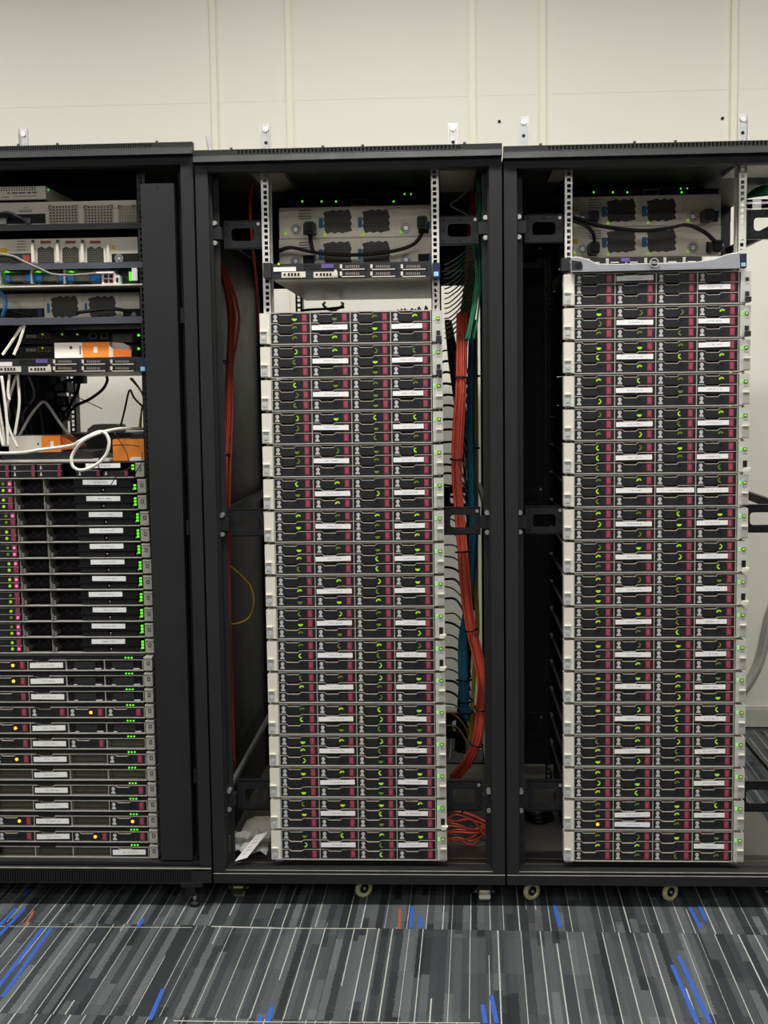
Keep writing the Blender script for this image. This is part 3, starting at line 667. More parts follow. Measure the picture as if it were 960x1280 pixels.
for i, row in enumerate(rows):
    z = ZB + 0.003 + (12 - i) * U * 0.9985
    S = server_1u(z, '%s four-bay flat server %s the group nearest the slotted bottom grille' % (ORD[i] if i < 12 else 'lowest', 'of' if i in (0, 12) else 'from the top of'), 'four-bay flat servers above the slotted bottom grille', dx=-0.0006 * (12 - i) * 0 )
    inst('bay_divider', div_me, S); v = inst('vent_panel', vent1_me, S); o_ = inst('vent_slot', slots1_me, v); o_['kind'] = 'stuff'; inst('pull_tab', pull_me, S); inst('status_light', led3_me, S)
    for c, k in enumerate(row):
        loc = (-H + c * 0.1073 + 0.0015, 0.0, 0.003)
        if k in 'OD': tray(S, loc, ('dot', 'led_orange') if k == 'O' else None)
        elif k == 'L':
            t = tray(S, loc, covered=True, latch=False); label_strip(t, (0.051, -0.0014, 0.013), 0.093, 0.0145, random.uniform(-0.02, 0.02))
        elif k == 'B':
            t = inst('blank_filler', blank_me, S, loc); inst('filler_face', bface_me, t); inst('filler_clip', bclip_me, t)
        else: inst('empty_bay', empty_me, S, loc)
# upper group: two magenta drives, two deep bays, grille with label
def led_col(S, n, x=0.2085, z0=0.012):
    mb = MB()
    for i in range(n): mb.box(x - 0.0032, x + 0.0032, -0.001, 0.003, z0 + i * 0.0085, z0 + 0.0055 + i * 0.0085)
    sub(mb, 'status_light', 'led_green', S)
for i in range(12):
    n = 13 + (11 - i)
    z = ZB + 0.003 + n * U * 0.9985
    lab = 'flat server with eight small magenta-latched drives, below the orange boxes' if i == 0 else '%s open-bay flat server under the small-drive server in the rack with cable duct' % (['first', 'second', 'third', 'fourth', 'fifth', 'sixth', 'seventh', 'eighth', 'ninth', 'tenth', 'eleventh'][i - 1])
    S = server_1u(z, lab, 'flat servers under the orange boxes', y=0.025, dx=(-0.012, -0.008, -0.008, -0.003, -0.003, -0.002, 0, 0, 0, 0, 0, 0)[i])
    rnd = random.Random(i + 50)
    if i == 0:
        for c in range(4):
            for r in range(2):
                x = -H + 0.012 + c * 0.073 + (0.035 if c > 2 else 0)
                if c == 3 and r == 1: continue
                t = sub(MB().box(x, x + 0.069, 0.0, 0.015, 0.004 + r * 0.018, 0.0205 + r * 0.018), 'drive_tray', 'tray_black', S)
                sub(MB().box(x + 0.058, x + 0.066, -0.0015, 0.004, 0.0055 + r * 0.018, 0.0185 + r * 0.018), 'latch', 'latch_magenta', t)
                sub(MB().prism([(x + 0.008, 0.008 + r * 0.018), (x + 0.014, 0.008 + r * 0.018), (x + 0.012, 0.0175 + r * 0.018), (x + 0.01, 0.0175 + r * 0.018)], -0.001, 0.002), 'emblem', 'emblem_grey', t)
                sub(MB().box(x, x + 0.069, -0.001, 0.014, 0.0205 + r * 0.018, 0.0213 + r * 0.018), 'edge_trim', 'tray_trim', t)
        x0g = 0.12
        t = sub(MB().box(H - 0.09, H - 0.02, 0.0, 0.015, 0.004, 0.0205), 'drive_tray', 'tray_black', S)
        sub(MB().box(H - 0.03, H - 0.022, -0.0015, 0.004, 0.0055, 0.0185), 'latch', 'latch_magenta', t)
        sub(MB().prism([(H - 0.085, 0.008), (H - 0.079, 0.008), (H - 0.081, 0.0175), (H - 0.083, 0.0175)], -0.001, 0.002), 'emblem', 'emblem_grey', t)
        label_strip(S, (0.127, -0.0035, 0.034), 0.096, 0.0125, 0.0); led_col(S, 2, z0=0.022)
    else:
        for r in range(2):
            t = sub(MB().box(-H + 0.004, -H + 0.084, 0.0, 0.015, 0.004 + r * 0.018, 0.021 + r * 0.018), 'drive_tray', 'tray_black', S)
            sub(MB().box(-H + 0.07, -H + 0.082, -0.0015, 0.004, 0.0055 + r * 0.018, 0.0195 + r * 0.018), 'latch', 'latch_magenta', t)
            if rnd.random() < 0.55: sub(MB().disc(-H + 0.076, 0.0125 + r * 0.018, 0.004, -0.0025, -0.001, 8), 'latch_light', 'led_magenta', t)
            sub(MB().disc(-H + 0.057, 0.0125 + r * 0.018, 0.0042, -0.0012, 0.001, 10), 'status_light', 'led_lime' if rnd.random() < 0.6 else 'led_lime_dim', t)
            sub(MB().box(-H + 0.004, -H + 0.084, -0.001, 0.014, 0.021 + r * 0.018, 0.0217 + r * 0.018), 'edge_trim', 'tray_trim', t)
        for a in (0.09, 0.172):
            b = sub(MB().box(-H + a, -H + a + 0.078, 0.05, 0.052, 0.003, 0.041), 'deep_bay', 'plastic_black', S)
            mb = MB()
            for j in range(2): mb.box(-H + a + j * 0.006 + 0.001, -H + a + j * 0.006 + 0.0035, -0.001, 0.05, 0.004, 0.022 - j * 0.006)
            mb.box(-H + a - 0.002, -H + a, 0.0, 0.05, 0.002, 0.041)
            sub(mb, 'bay_guide', 'cable_grey', S)
            mb = MB(); [mb.box(-H + a + 0.012 + j * 0.012, -H + a + 0.02 + j * 0.012, 0.0485, 0.051, 0.012 + (j % 2) * 0.008, 0.018 + (j % 2) * 0.01) for j in range(5)]
            sub(mb, 'backplane_socket', 'plastic_dark', b)
        g = sub(MB().box(-H + 0.255, H - 0.016, 0.003, 0.02, 0.0195, 0.041), 'grille', 'dark_hole', S)
        mb = MB()
        for j in range(7): mb.box(-H + 0.255, H - 0.016, 0.0, 0.004, 0.0195 + j * 0.0035, 0.0207 + j * 0.0035)
        for j in range(24): mb.box(-H + 0.256 + j * 0.0066, -H + 0.2575 + j * 0.0066, 0.0, 0.004, 0.0195, 0.041)
        sub(mb, 'grille_bars', 'plastic_dark', g)['kind'] = 'stuff'
        for a in (0.257, 0.34):
            b = sub(MB().box(-H + a, -H + a + 0.073, 0.002, 0.02, 0.004, 0.0175), 'blank_filler', 'plastic_black', S)
            sub(MB().tube([(-H + a + 0.079, 0.001, 0.008), (-H + a + 0.079, 0.001, 0.014)], 0.0022, 6), 'filler_knob', 'cable_grey', b)
        label_strip(S, (0.113 + rnd.uniform(-0.004, 0.008), -0.0012, 0.032 + rnd.uniform(-0.001, 0.002)), 0.094, 0.0135, rnd.uniform(-0.012, 0.012)); led_col(S, 3 if i > 1 else 2)

# ------------------------------------------------------------------ generic devices placed on a front plane
def rectbox(mb, r, Y, d0, d1):
    X0, X1, Z0, Z1 = prect(*r, Y); mb.box(X0, X1, Y - d0, Y + d1, Z0, Z1); return mb
LIM_L = (-0.8155, -0.3605); LIM_M = (XM - 0.2148, XM + 0.2148); LIM_R = (XR - 0.2148, XR + 0.2148)
class Dev:
    """a device whose front lies on the plane y = Y; parts are given by where they show on that front"""
    def __init__(s, name, label, cat, r, Y, depth, m, group=None, xlim=(-9, 9), zmax=9):
        s.Y = Y; X0, X1, Z0, Z1 = prect(*r, Y); X0 = max(X0, xlim[0]); X1 = min(X1, xlim[1]); Z1 = min(Z1, zmax); s.X0, s.X1, s.Z0, s.Z1 = X0, X1, Z0, Z1
        s.o = tag(empty(name, ((X0 + X1) / 2, Y + depth / 2, Z0)), label, cat, group)
        s.body = MB().box(X0, X1, Y, Y + depth, Z0, Z1).build('body', m, s.o)
    def part(s, name, r, m, out=0.002, into=0.002, parent=None, Y=None):
        return rectbox(MB(), r, s.Y if Y is None else Y, out, into).build(name, m, parent or s.o)
    def disc(s, name, px, py, r, m, out=0.002, into=0.001, parent=None, n=14):
        c = at(px, py, s.Y); return MB().disc(c.x, c.z, r, s.Y - out, s.Y + into, n).build(name, m, parent or s.o)
    def fan(s, r):
        X0, X1, Z0, Z1 = prect(*r, s.Y); pts = []; n = 6; j = 0.0028
        w, h = X1 - X0, Z1 - Z0
        for i in range(n): pts += [(X0 + 0.008 + (w - 0.016) * i / n, Z0 + (j if i % 2 else 0)), (X0 + 0.008 + (w - 0.016) * (i + 0.5) / n, Z0 + (j if i % 2 else 0))]
        for i in range(n): pts += [(X1 - (j if i % 2 else 0), Z0 + 0.006 + (h - 0.012) * i / n), (X1 - (j if i % 2 else 0), Z0 + 0.006 + (h - 0.012) * (i + 0.6) / n)]
        for i in range(n): pts += [(X1 - 0.008 - (w - 0.016) * i / n, Z1 - (j if i % 2 else 0)), (X1 - 0.008 - (w - 0.016) * (i + 0.5) / n, Z1 - (j if i % 2 else 0))]
        for i in range(n): pts += [(X0 + (j if i % 2 else 0), Z1 - 0.006 - (h - 0.012) * i / n), (X0 + (j if i % 2 else 0), Z1 - 0.006 - (h - 0.012) * (i + 0.6) / n)]
        g = MB().prism(pts, s.Y - 0.0015, s.Y + 0.001).build('fan_grille', 'fan_mesh', s.o)
        cx, cz = (X0 + X1) / 2, (Z0 + Z1) / 2
        return g
    def psu_fan(s, px, py, r):
        c = at(px, py, s.Y); k = MB()
        f = MB().disc(c.x, c.z, r, s.Y - 0.0015, s.Y + 0.001, 18).build('psu_fan', 'fan_black', s.o)
        for q in (0.95, 0.72): k.ring([(c.x + r * q * math.cos(t * math.pi / 8), c.z + r * q * math.sin(t * math.pi / 8)) for t in range(16)], [(c.x + r * (q - 0.1) * math.cos(t * math.pi / 8), c.z + r * (q - 0.1) * math.sin(t * math.pi / 8)) for t in range(16)], s.Y - 0.003, s.Y)
        k.disc(c.x, c.z, r * 0.42, s.Y - 0.003, s.Y, 12); k.build('fan_guard', 'zinc', f)

# storage enclosures seen from behind, two in each of two racks
def enclosure(label, xs, y0, y1, Y, skew, group):
    """xs: left edge, fan block left, fan block middle, fan block right, right edge; skew: pixels the picture rises across the unit"""
    a, b, c, d, e = xs; w = e - a; h = y1 - y0
    D = Dev('storage_enclosure', label, 'enclosure', (a, y0, e, y1 - 0.3), Y, 0.38, 'steel_sheet', group)
    yy = lambda x, f: y0 + h * f - skew * ((x - a) / w - 0.5)
    for p0, p1, left in ((a, b, True), (d, e, False)):
        D.part('psu_lid', (p0 + 1, yy(p0, 0.05), p1 - 1, yy(p1, 0.44)), 'silver', 0.0015)
        p = D.part('power_supply', (p0 + 1, yy(p0, 0.5), p1 - 1, yy(p1, 0.95)), 'steel_sheet', 0.003)
        fx = p0 + (p1 - p0) * (0.43 if left else 0.3); D.Y -= 0.003
        D.psu_fan(fx, yy(fx, 0.72), 0.0165)
        sx = p0 + (p1 - p0) * 0.63
        D.part('power_socket', (sx, yy(sx, 0.54), p1 - 4, yy(p1, 0.9)), 'plastic_black', 0.006)
        D.part('release_lever', (p1 - 5, yy(p1, 0.52), p1 - 2, yy(p1, 0.75)), 'blue_tag', 0.005)
        lx = p0 + (p1 - p0) * 0.17; D.disc('status_light', lx, yy(lx, 0.84), 0.0045, 'led_lime', 0.003)
        D.Y += 0.003
        if left:
            mb = MB()
            for i in range(4): rectbox(mb, (p0 + w * 0.13, yy(p0, 0.1 + i * 0.085), p0 + w * 0.21, yy(p0, 0.13 + i * 0.085)), Y, 0.003, 0)
            mb.build('small_print', 'ink', D.o)
    for p0, p1 in ((b, c), (c, d)):
        m = D.part('fan_module', (p0 + 0.6, yy(p0, 0.03), p1 - 0.6, yy(p1, 0.97)), 'silver', 0.0015)
        D.Y -= 0.0016
        D.fan((p0 + (p1 - p0) * 0.15, yy(p0, 0.1), p0 + (p1 - p0) * 0.87, yy(p1, 0.86)))
        D.part('blue_tab', (p0 + 1.5, yy(p0, 0.35), p0 + (p1 - p0) * 0.14, yy(p0, 0.68)), 'blue_tag', 0.002)
        lx = p0 + (p1 - p0) * 0.18; D.disc('status_light', lx, yy(lx, 0.9), 0.0042, 'led_lime', 0.003)
        D.Y += 0.0016
    return D
MX = (349, 397, 446, 493.5, 540); RXp = (711, 751, 801, 851.5, 901)
enclosure('upper fan-backed silver enclosure beneath the green cable spray', MX, 258, 297, 0.3, 2.4, 'silver enclosures with fan grilles')
enclosure('lower fan-backed silver enclosure, behind the open-gap flat server', MX, 297.5, 336.5, 0.3, 2.4, 'silver enclosures with fan grilles')
enclosure('upper fan-backed silver enclosure with yellow tag above the curved grey bezel', RXp, 244.5, 282.5, 0.36, 2.5, 'silver enclosures with fan grilles')
enclosure('lower fan-backed silver enclosure touching the curved grey bezel', RXp, 283, 321, 0.36, 2.5, 'silver enclosures with fan grilles')
for y in (258, 299):
    rectbox(MB(), (711.5, y, 722, y + 6), 0.356, 0.001, 0.002).build('warning_tag', 'yellow_tag', [o for o in bpy.data.objects if o.get('label', '').startswith('upper fan-backed silver enclosure with' if y == 258 else 'lower fan-backed silver enclosure touching')][0])
# dark network switches above the enclosures
for (x0, x1, y0, y1, Y, lab) in ((352, 538, 249, 257.5, 0.42, 'black network switch on top of enclosures beneath the green cable spray'), (716, 898, 237.5, 244.5, 0.40, 'black network switch on top of enclosures above the curved bezel')):
    D = Dev('network_switch', lab, 'switch', (x0, y0, x1, y1), Y, 0.745 - Y, 'plastic_black', 'black network switches')
    for i in range(8):
        px = x0 + 8 + i * 13; D.part('port', (px, y0 + 1.5, px + 8, y1 - 2.5), 'plastic_dark', 0.002)
    for px in (x0 + 26, x0 + 50, x0 + 68, x1 - 46): D.disc('status_light', px, y0 + 3, 0.0028, 'led_green', 0.004)
    X0, X1, Z0, Z1 = prect(x0 + 87, y0 - 1, x0 + 108, y1, Y)
    MB().ring([(X0, Z0), (X1, Z0), (X1, Z1), (X0, Z1)], [(X0 + 0.003, Z0 + 0.003), (X1 - 0.003, Z0 + 0.003), (X1 - 0.003, Z1 - 0.003), (X0 + 0.003, Z1 - 0.003)], Y - 0.006, Y).build('port_frame', 'cable_grey', D.o)
def py_of(px, z, Y):
    a, b = at(px, 200, Y).z, at(px, 260, Y).z
    return 200 + 60 * (z - a) / (b - a)
for (x0, x1, z0, z1, Y, g, lab) in ((366, 530, 1.9885, 2.0045, 0.44, (505, 513), 'black router under the rack roof beneath the green cable spray'), (745, 880, 1.9845, 1.9965, 0.42, (850, 858), 'black router under the roof of the rack with the curved bezel')):
    y0, y1 = py_of((x0 + x1) / 2, z1, Y), py_of((x0 + x1) / 2, z0, Y)
    D = Dev('router', lab, 'router', (x0, y0, x1, y1), Y, 0.3, 'plastic_black', 'black routers under rack roofs', xlim=(LIM_M if x0 < 600 else LIM_R))
    for i in range(6): D.part('module', (x0 + 6 + i * (x1 - x0 - 12) / 6, y0 + 1, x0 + 2 + (i + 1) * (x1 - x0 - 12) / 6, y1 - 1), 'plastic_dark', 0.003)
    for px in g: D.part('status_light', (px, (y0 + y1) / 2 - 1.2, px + 1.5, (y0 + y1) / 2 + 1.2), 'led_green', 0.004)  # added glow imitating lights reflected in the rack roof

# flat servers with small drives (one in the middle rack, one in the left) and the one behind a grey bezel
def flat_server(label, r, Y, strip=True, under='steel_sheet', xlim=(-9, 9)):
    x0, y0, x1, y1 = r; w = x1 - x0; h = y1 - y0
    D = Dev('flat_server', label, 'server', r, Y, 0.8, under, 'flat servers with small drives', xlim=xlim)
    D.part('front_panel', (x0, y0, x1, y1), 'plastic_dark', 0.006, -0.001); D.Y -= 0.006
    for i in range(3):
        for q in range(2):
            a = x0 + w * (0.425 + i * 0.19); b = a + w * 0.165; t = y0 + h * (0.08 + q * 0.46); u = t + h * 0.4
            t_ = D.part('drive_tray', (a, t, b, u), 'tray_black', 0.003)
            D.part('tray_edge', (a + w * 0.01, u - h * 0.09, b - w * 0.01, u - h * 0.03), 'tray_trim', 0.004, -0.003, t_)
            D.part('tray_clip', (a, t + h * 0.03, a + w * 0.014, u - h * 0.12), 'silver', 0.0045, -0.003, t_)
            mb = MB()
            for k in range(7): rectbox(mb, (a + w * (0.035 + k * 0.013), t + h * 0.08, a + w * (0.043 + k * 0.013), t + h * 0.24), D.Y, 0.0042, -0.003)
            mb.build('tray_vent', 'cable_grey', t_)
    for i in range(2):
        a = x0 + w * (0.06 + i * 0.2)
        c = D.part('slot_cover', (a, y0 + h * 0.58, a + w * 0.15, y0 + h * 0.95), 'silver', 0.002)
        mb = MB()
        for k in range(4): rectbox(mb, (a + w * (0.04 + k * 0.02), y0 + h * 0.66, a + w * (0.052 + k * 0.02), y0 + h * 0.86), D.Y, 0.003, -0.001)
        mb.build('slot_opening', 'dark_hole', c)
        D.disc('slot_screw', a + w * 0.02, y0 + h * 0.76, 0.003, 'plastic_black', 0.0035)
    mb = MB()
    for k in range(7):
        for q in range(2): rectbox(mb, (x0 + w * (0.2 + k * 0.015), y0 + h * (0.1 + q * 0.2), x0 + w * (0.209 + k * 0.015), y0 + h * (0.2 + q * 0.2)), D.Y, 0.002, 0)
    mb.build('vent_hole', 'dark_hole', D.o)['kind'] = 'stuff'
    D.part('tag_purple', (x0 + w * 0.31, y0 + h * 0.08, x0 + w * 0.385, y0 + h * 0.34), 'purple_tag', 0.003)
    if strip: D.part('label_tag', (x0 + w * 0.01, y0 + h * 0.28, x0 + w * 0.15, y0 + h * 0.56), 'white_card', 0.003)
    D.part('info_tag', (x0 + w * 0.39, y0 + h * 0.45, x0 + w * 0.405, y0 + h * 0.85), 'silver', 0.004)
    D.Y += 0.006
    for s, a, b in ((-1, x0 - w * 0.052, x0 - 0.4), (1, x1 + 0.4, x1 + w * 0.05)):
        e = D.part('rack_ear', (a, y0 + 0.5, b, y1 - 0.5), 'blue_dark' if s > 0 else 'plastic_dark', 0.012, 0.0302 - Y)
        if s > 0: D.part('ear_badge', (a + (b - a) * 0.2, y0 + h * 0.6, b - (b - a) * 0.2, y0 + h * 0.88), 'pale_blue', 0.014, -0.01, e)
    return D
D = flat_server('flat server with six small drives over an open gap beneath the silver enclosures', (340, 328.5, 540, 348), 0.0, xlim=LIM_M)
D.disc('status_light', 349, 330.5, 0.003, 'led_lime', 0.012)
flat_server('flat server with six small drives carrying the open white and orange box', (-13, 447.5, 175, 466), 0.012, xlim=LIM_L)
# curved grey bezel server in the right rack
x0, x1, y0, y1 = 712, 922, 321, 340
D = Dev('bezel_server', 'flat server with curved grey bezel and round badge topping the right stack'.replace(' topping the right stack', ' topping a stack'), 'server', (x0, y0 + 1, x1, y1 - 2.8), 0.0, 0.72, 'steel_sheet', xlim=LIM_R)
P = lambda px, py: (lambda c: (c.x, c.z))(at(px, py, -0.01))
mb = MB(); mb.prism([P(713, 340.5), P(924, 335.8), P(923, 316.5), P(906, 319.5), P(892, 325), P(868, 329), P(770, 331.5), P(746, 331), P(733, 325), P(720, 322), P(713, 323)], -0.022, 0.0)
bez = mb.build('front_bezel', 'grey_bezel', D.o)
mb = MB(); pl = [P(924, 316.2), P(906, 319.2), P(892, 324.7), P(868, 328.7), P(770, 331.2), P(746, 330.7), P(733, 324.7), P(720, 321.7), P(713, 322.7)]
mb.tube([(a, -0.02, b) for a, b in pl], 0.0016, 5); mb.build('bezel_edge', 'silver_bright', bez)
c = at(723, 331.5, -0.022); mb = MB(); mb.prism([P(714, 338), P(727, 337.7), P(728, 333), P(726, 327.5), P(714, 326)], -0.0235, -0.02); k = mb.build('lock_plate', 'plastic_dark', bez)
mb = MB(); mb.disc(c.x, c.z, 0.007, -0.0255, -0.023, 14); mb.build('key_lock', 'plastic_black', bez)
c = at(817.5, 328.5, -0.022); r = 0.0118
mb = MB(); mb.disc(c.x, c.z, r, -0.027, -0.015, 24); badge = mb.build('round_badge', 'plastic_dark', bez)
mb = MB(); mb.ring([(c.x + r * math.cos(t * math.pi / 14), c.z + r * math.sin(t * math.pi / 14)) for t in range(28)], [(c.x + r * 0.86 * math.cos(t * math.pi / 14), c.z + r * 0.86 * math.sin(t * math.pi / 14)) for t in range(28)], -0.0285, -0.026); mb.build('badge_rim', 'silver_bright', bez)
tcu = bpy.data.curves.new('badge_text', 'FONT'); tcu.body = 'DELL'; tcu.align_x = 'CENTER'; tcu.align_y = 'CENTER'; tcu.size = 0.0085; tcu.extrude = 0.0004; tcu.offset = 0.0002
to = bpy.data.objects.new('badge_text_curve', tcu); COL.objects.link(to); bpy.context.view_layer.update()
tm = bpy.data.meshes.new_from_object(to.evaluated_get(bpy.context.evaluated_depsgraph_get())); bpy.data.objects.remove(to)
tm.materials.clear(); tm.materials.append(MATS['silver_bright']); tm.name = 'badge_lettering'
to = bpy.data.objects.new('badge_lettering', tm); COL.objects.link(to); to.parent = bez; to.location = Vector((c.x, -0.0276, c.z)) - Vector(bez['_w']); to.rotation_euler = (math.pi / 2, 0, 0)
for i in range(6):
    px = 737 + i * 24; t = D.part('drive_tray', (px, 323 - i * 0.4, px + 20, 331 - i * 0.3), 'tray_black', 0.004)
    D.part('tray_edge', (px + 2, 328 - i * 0.3, px + 12, 329.2 - i * 0.3), 'tray_trim', 0.006, -0.004, t)
D.part('tag_purple', (776, 323, 787, 327), 'purple_tag', 0.006)
for a, b, m in ((701.5, 711.5, 'plastic_dark'), (923.5, 932, 'blue_dark')):
    e = D.part('rack_ear', (a, 317.5 if m == 'blue_dark' else 323, b, 335 if m == 'blue_dark' else 339), m, 0.012, 0.03)
    if m == 'blue_dark': D.part('ear_badge', (925, 329, 930.5, 333.5), 'pale_blue', 0.014, -0.011, e)

# ------------------------------------------------------------------ upper left rack contents
YL = 0.05
def shelf(label, y0, y1, x0=-24, x1=178.5, m='cap_metal', depth=0.6, Y=0.03):
    X0, X1, Z0, Z1 = prect(x0, y0, x1, y1, Y)
    S = tag(empty('rack_shelf', ((X0 + X1) / 2, Y, Z0)), label, 'shelf', 'rack shelves above the flat servers')
    MB().box(X0, X1, Y - 0.003, Y, Z0, Z1).build('shelf_lip', m, S)
    MB().box(max(X0, LIM_L[0]), min(X1, LIM_L[1]), Y, Y + depth, Z1 - 0.003, Z1).build('shelf_board', 'black_metal' if m != 'silver' else 'steel_sheet', S)
    return S
shelf('black shelf carrying the white appliance with square-hole grilles', 280, 287.5, m='black_metal')
shelf('blue-grey shelf carrying the chassis with red-tagged fan modules', 329, 336.5)
shelf('bare steel shelf carrying the blue-capped modules', 356.3, 358.2, m='silver')
shelf('blue-grey shelf carrying the silver enclosure of black fans', 397, 405.5)
# small white box
D = Dev('network_box', 'small white metal box with green lights on top of the white appliance', 'network box', (-22, 233.5, 57, 249.5), 0.06, 0.34, 'white_metal')
mb = MB()
for i in range(15):
    for j in range(2): rectbox(mb, (-2 + i * 3.2, 234.6 + j * 2.6 - i * 0.06, -0.4 + i * 3.2, 236.2 + j * 2.6 - i * 0.06), 0.06, 0.0008, 0.002)
mb.build('vent_hole', 'dark_hole', D.o)['kind'] = 'stuff'
mb = MB()
for i, (a, b) in enumerate(((9, 13), (15, 22), (23, 32), (33.5, 39), (40, 46))): rectbox(mb, (a, 240.4 - i * 0.2, b, 242.6 - i * 0.2), 0.06, 0.0008, 0.001)
rectbox(mb, (17, 244.8, 46, 245.6), 0.06, 0.0008, 0.001); rectbox(mb, (3, 246, 12, 247), 0.06, 0.0008, 0.001)
mb.build('small_print', 'ink', D.o)
mb = MB(); X = D.X1
for dy, dz, s in ((0.02, 0.026, 0.003), (0.13, 0.0065, 0.005), (0.22, 0.006, 0.004), (0.235, 0.006, 0.004)): mb.box(X - 0.001, X + 0.002, 0.06 + dy, 0.06 + dy + s * 2, D.Z0 + dz, D.Z0 + dz + s)
mb.build('status_light', 'led_green', D.o)
MB().box(D.X0 + 0.01, D.X1 - 0.01, 0.075, 0.38, D.Z0 - 0.004, D.Z0).build('rubber_foot', 'plastic_black', D.o)
# white appliance with three square-hole grilles
D = Dev('rack_appliance', 'white appliance with three square-hole fan grilles on black shelf', 'appliance', (-22, 252, 178, 280.2), 0.06, 0.5, 'white_metal', xlim=LIM_L)
for gx in (62, 106, 149):
    X0, X1, Z0, Z1 = prect(gx, 257, min(gx + 35, 169.5), 280, 0.06)
    g = MB().box(X0, X1, 0.0585, 0.061, Z0 + 0.003, Z1).build('fan_grille', 'dark_hole', D.o)
    mb = MB(); nx, nz = (9 if gx < 140 else 7), 6
    for i in range(nx + 1): xx = X0 + (X1 - X0) * i / nx; mb.box(xx - 0.0018, xx + 0.0018, 0.0565, 0.0595, Z0, Z1)
    for j in range(nz + 1): zz = Z0 + 0.003 + (Z1 - Z0 - 0.003) * j / nz; mb.box(X0 - 0.0015, X1 + 0.0015, 0.0565, 0.0595, zz - 0.0016, zz + 0.0016)
    for cx_, cz_ in ((X0, Z1), (X1, Z1)): mb.box(cx_ - 0.009, cx_ + 0.009, 0.0565, 0.0595, cz_ - 0.007, cz_ + 0.001)
    mb.build('grille_bars', 'white_metal', g)
D.part('cable_recess', (-20, 268, 57, 280), 'plastic_black', 0.001)
D.part('power_inlet', (31, 273, 39, 280), 'cable_grey', 0.006); D.part('white_socket', (0, 273, 9, 281), 'grey_card', 0.01)
mb = MB()
for a, b, y in ((24, 40, 262.5), (24, 40, 264.2), (29, 36, 259.5), (42, 48, 268)): rectbox(mb, (a, y, b, y + 0.7), 0.06, 0.001, 0.001)
mb.build('small_print', 'ink', D.o)
# chassis with three red-tagged fan modules
D = Dev('fan_chassis', 'white chassis with three red-tagged honeycomb fan modules', 'chassis', (-22, 298, 178, 329.2), 0.06, 0.5, 'white_metal', xlim=LIM_L)
for gx in (47, 78, 109):
    m = D.part('fan_module', (gx - 1, 300, gx + 24, 329), 'white_metal', 0.004)
    D.Y -= 0.0042; D.part('red_tag', (gx + 3.5, 301, gx + 16.5, 304.5), 'red_tag', 0.001, 0.001, m)
    X0, X1, Z0, Z1 = prect(gx, 308, gx + 20.5, 329, D.Y)
    w = X1 - X0; MB().prism([(X0, Z0), (X1, Z0), (X1, Z1 - 0.006), (X0 + w * 0.75, Z1), (X0 + w * 0.5, Z1 - 0.006), (X0 + w * 0.25, Z1), (X0, Z1 - 0.006)], D.Y - 0.001, D.Y + 0.001).build('fan_grille', 'fan_mesh', m)
    D.part('module_handle', (gx - 7, 305, gx - 3.5, 328), 'silver', 0.008, 0.002, m); D.disc('thumb_screw', gx - 5.5, 301.5, 0.0035, 'plastic_dark', 0.006, 0, m); D.Y += 0.0042
D.part('side_handle', (134, 305, 137.5, 328), 'silver', 0.008)
D.part('yellow_tag', (0, 310, 9, 316), 'yellow_tag', 0.001); D.part('yellow_tag', (139.5, 306.5, 144, 311), 'yellow_tag', 0.001)
mb = MB()
for i in range(4): rectbox(mb, (21, 301 + i * 3.6, 32, 302 + i * 3.6), 0.06, 0.001, 0.001)
mb.build('small_print', 'ink', D.o)
D.part('psu_opening', (-18, 317, 39, 329), 'plastic_dark', 0.002); D.part('psu_opening', (140, 317, 176, 329), 'plastic_black', 0.002); D.psu_fan(149, 323, 0.012); D.part('red_label', (29, 319, 38, 328), 'red_tag', 0.003)
# blue-capped modules on the steel shelf
D = Dev('module_tray', 'steel tray of grey modules with blue end caps', 'module tray', (-22, 338, 176, 356.3), 0.10, 0.35, 'steel_sheet', xlim=LIM_L)
caps = ((8, 14), (34, 44), (46, 54), (75, 84.5), (86, 94), (115, 127))
for a, b in ((14, 34), (54, 75), (94, 115)):
    c0, c1 = at(a, 347.5, 0.07), at(b, 347.5, 0.07); mb = MB(); mb.tube([(c0.x, 0.075, c0.z), (c1.x, 0.075, c1.z)], 0.0135, 12); m = mb.build('module', 'cable_grey', D.o)
    D.part('module_foot', (a, 350.5, b, 355.5), 'plastic_black', 0.035)
for a, b in caps:
    c0, c1 = at(a, 347, 0.07), at(b, 347, 0.07); mb = MB(); mb.tube([(c0.x, 0.07, c0.z), (c0.x + 0.002, 0.07, c0.z), (c1.x - 0.002, 0.07, c1.z), (c1.x, 0.07, c1.z)], 0.0135, 12); mb.build('end_cap', 'blue_cap', D.o)
for px in (6, 44.8, 85.5):
    D.part('divider', (px, 339, px + 2, 356), 'white_card', 0.045)
for px in (50, 91, 11): D.disc('status_light', px, 340.5, 0.0028, 'led_green', 0.02)
D.disc('status_light', 1.5, 344.5, 0.006, 'led_green', 0.03)
D.part('end_frame', (151, 338, 174.5, 355.5), 'plastic_dark', 0.03); D.part('green_light', (165, 341, 171, 352), 'led_green', 0.034)
D.part('white_end', (173.5, 338.2, 180, 353.5), 'white_card', 0.078, -0.0698)
D = Dev('socket_box', 'small white four-port wall socket box beside the blue end caps', 'socket box', (127, 341.5, 144, 356.2), 0.03, 0.04, 'white_card')
for i in range(2):
    for j in range(2):
        p = D.part('port', (130 + i * 6.6, 343 + j * 6, 135 + i * 6.6, 347.6 + j * 6), 'red_tag', 0.001); D.part('port_hole', (131 + i * 6.6, 343.8 + j * 6, 134 + i * 6.6, 347 + j * 6), 'dark_hole', 0.002, 0, p)
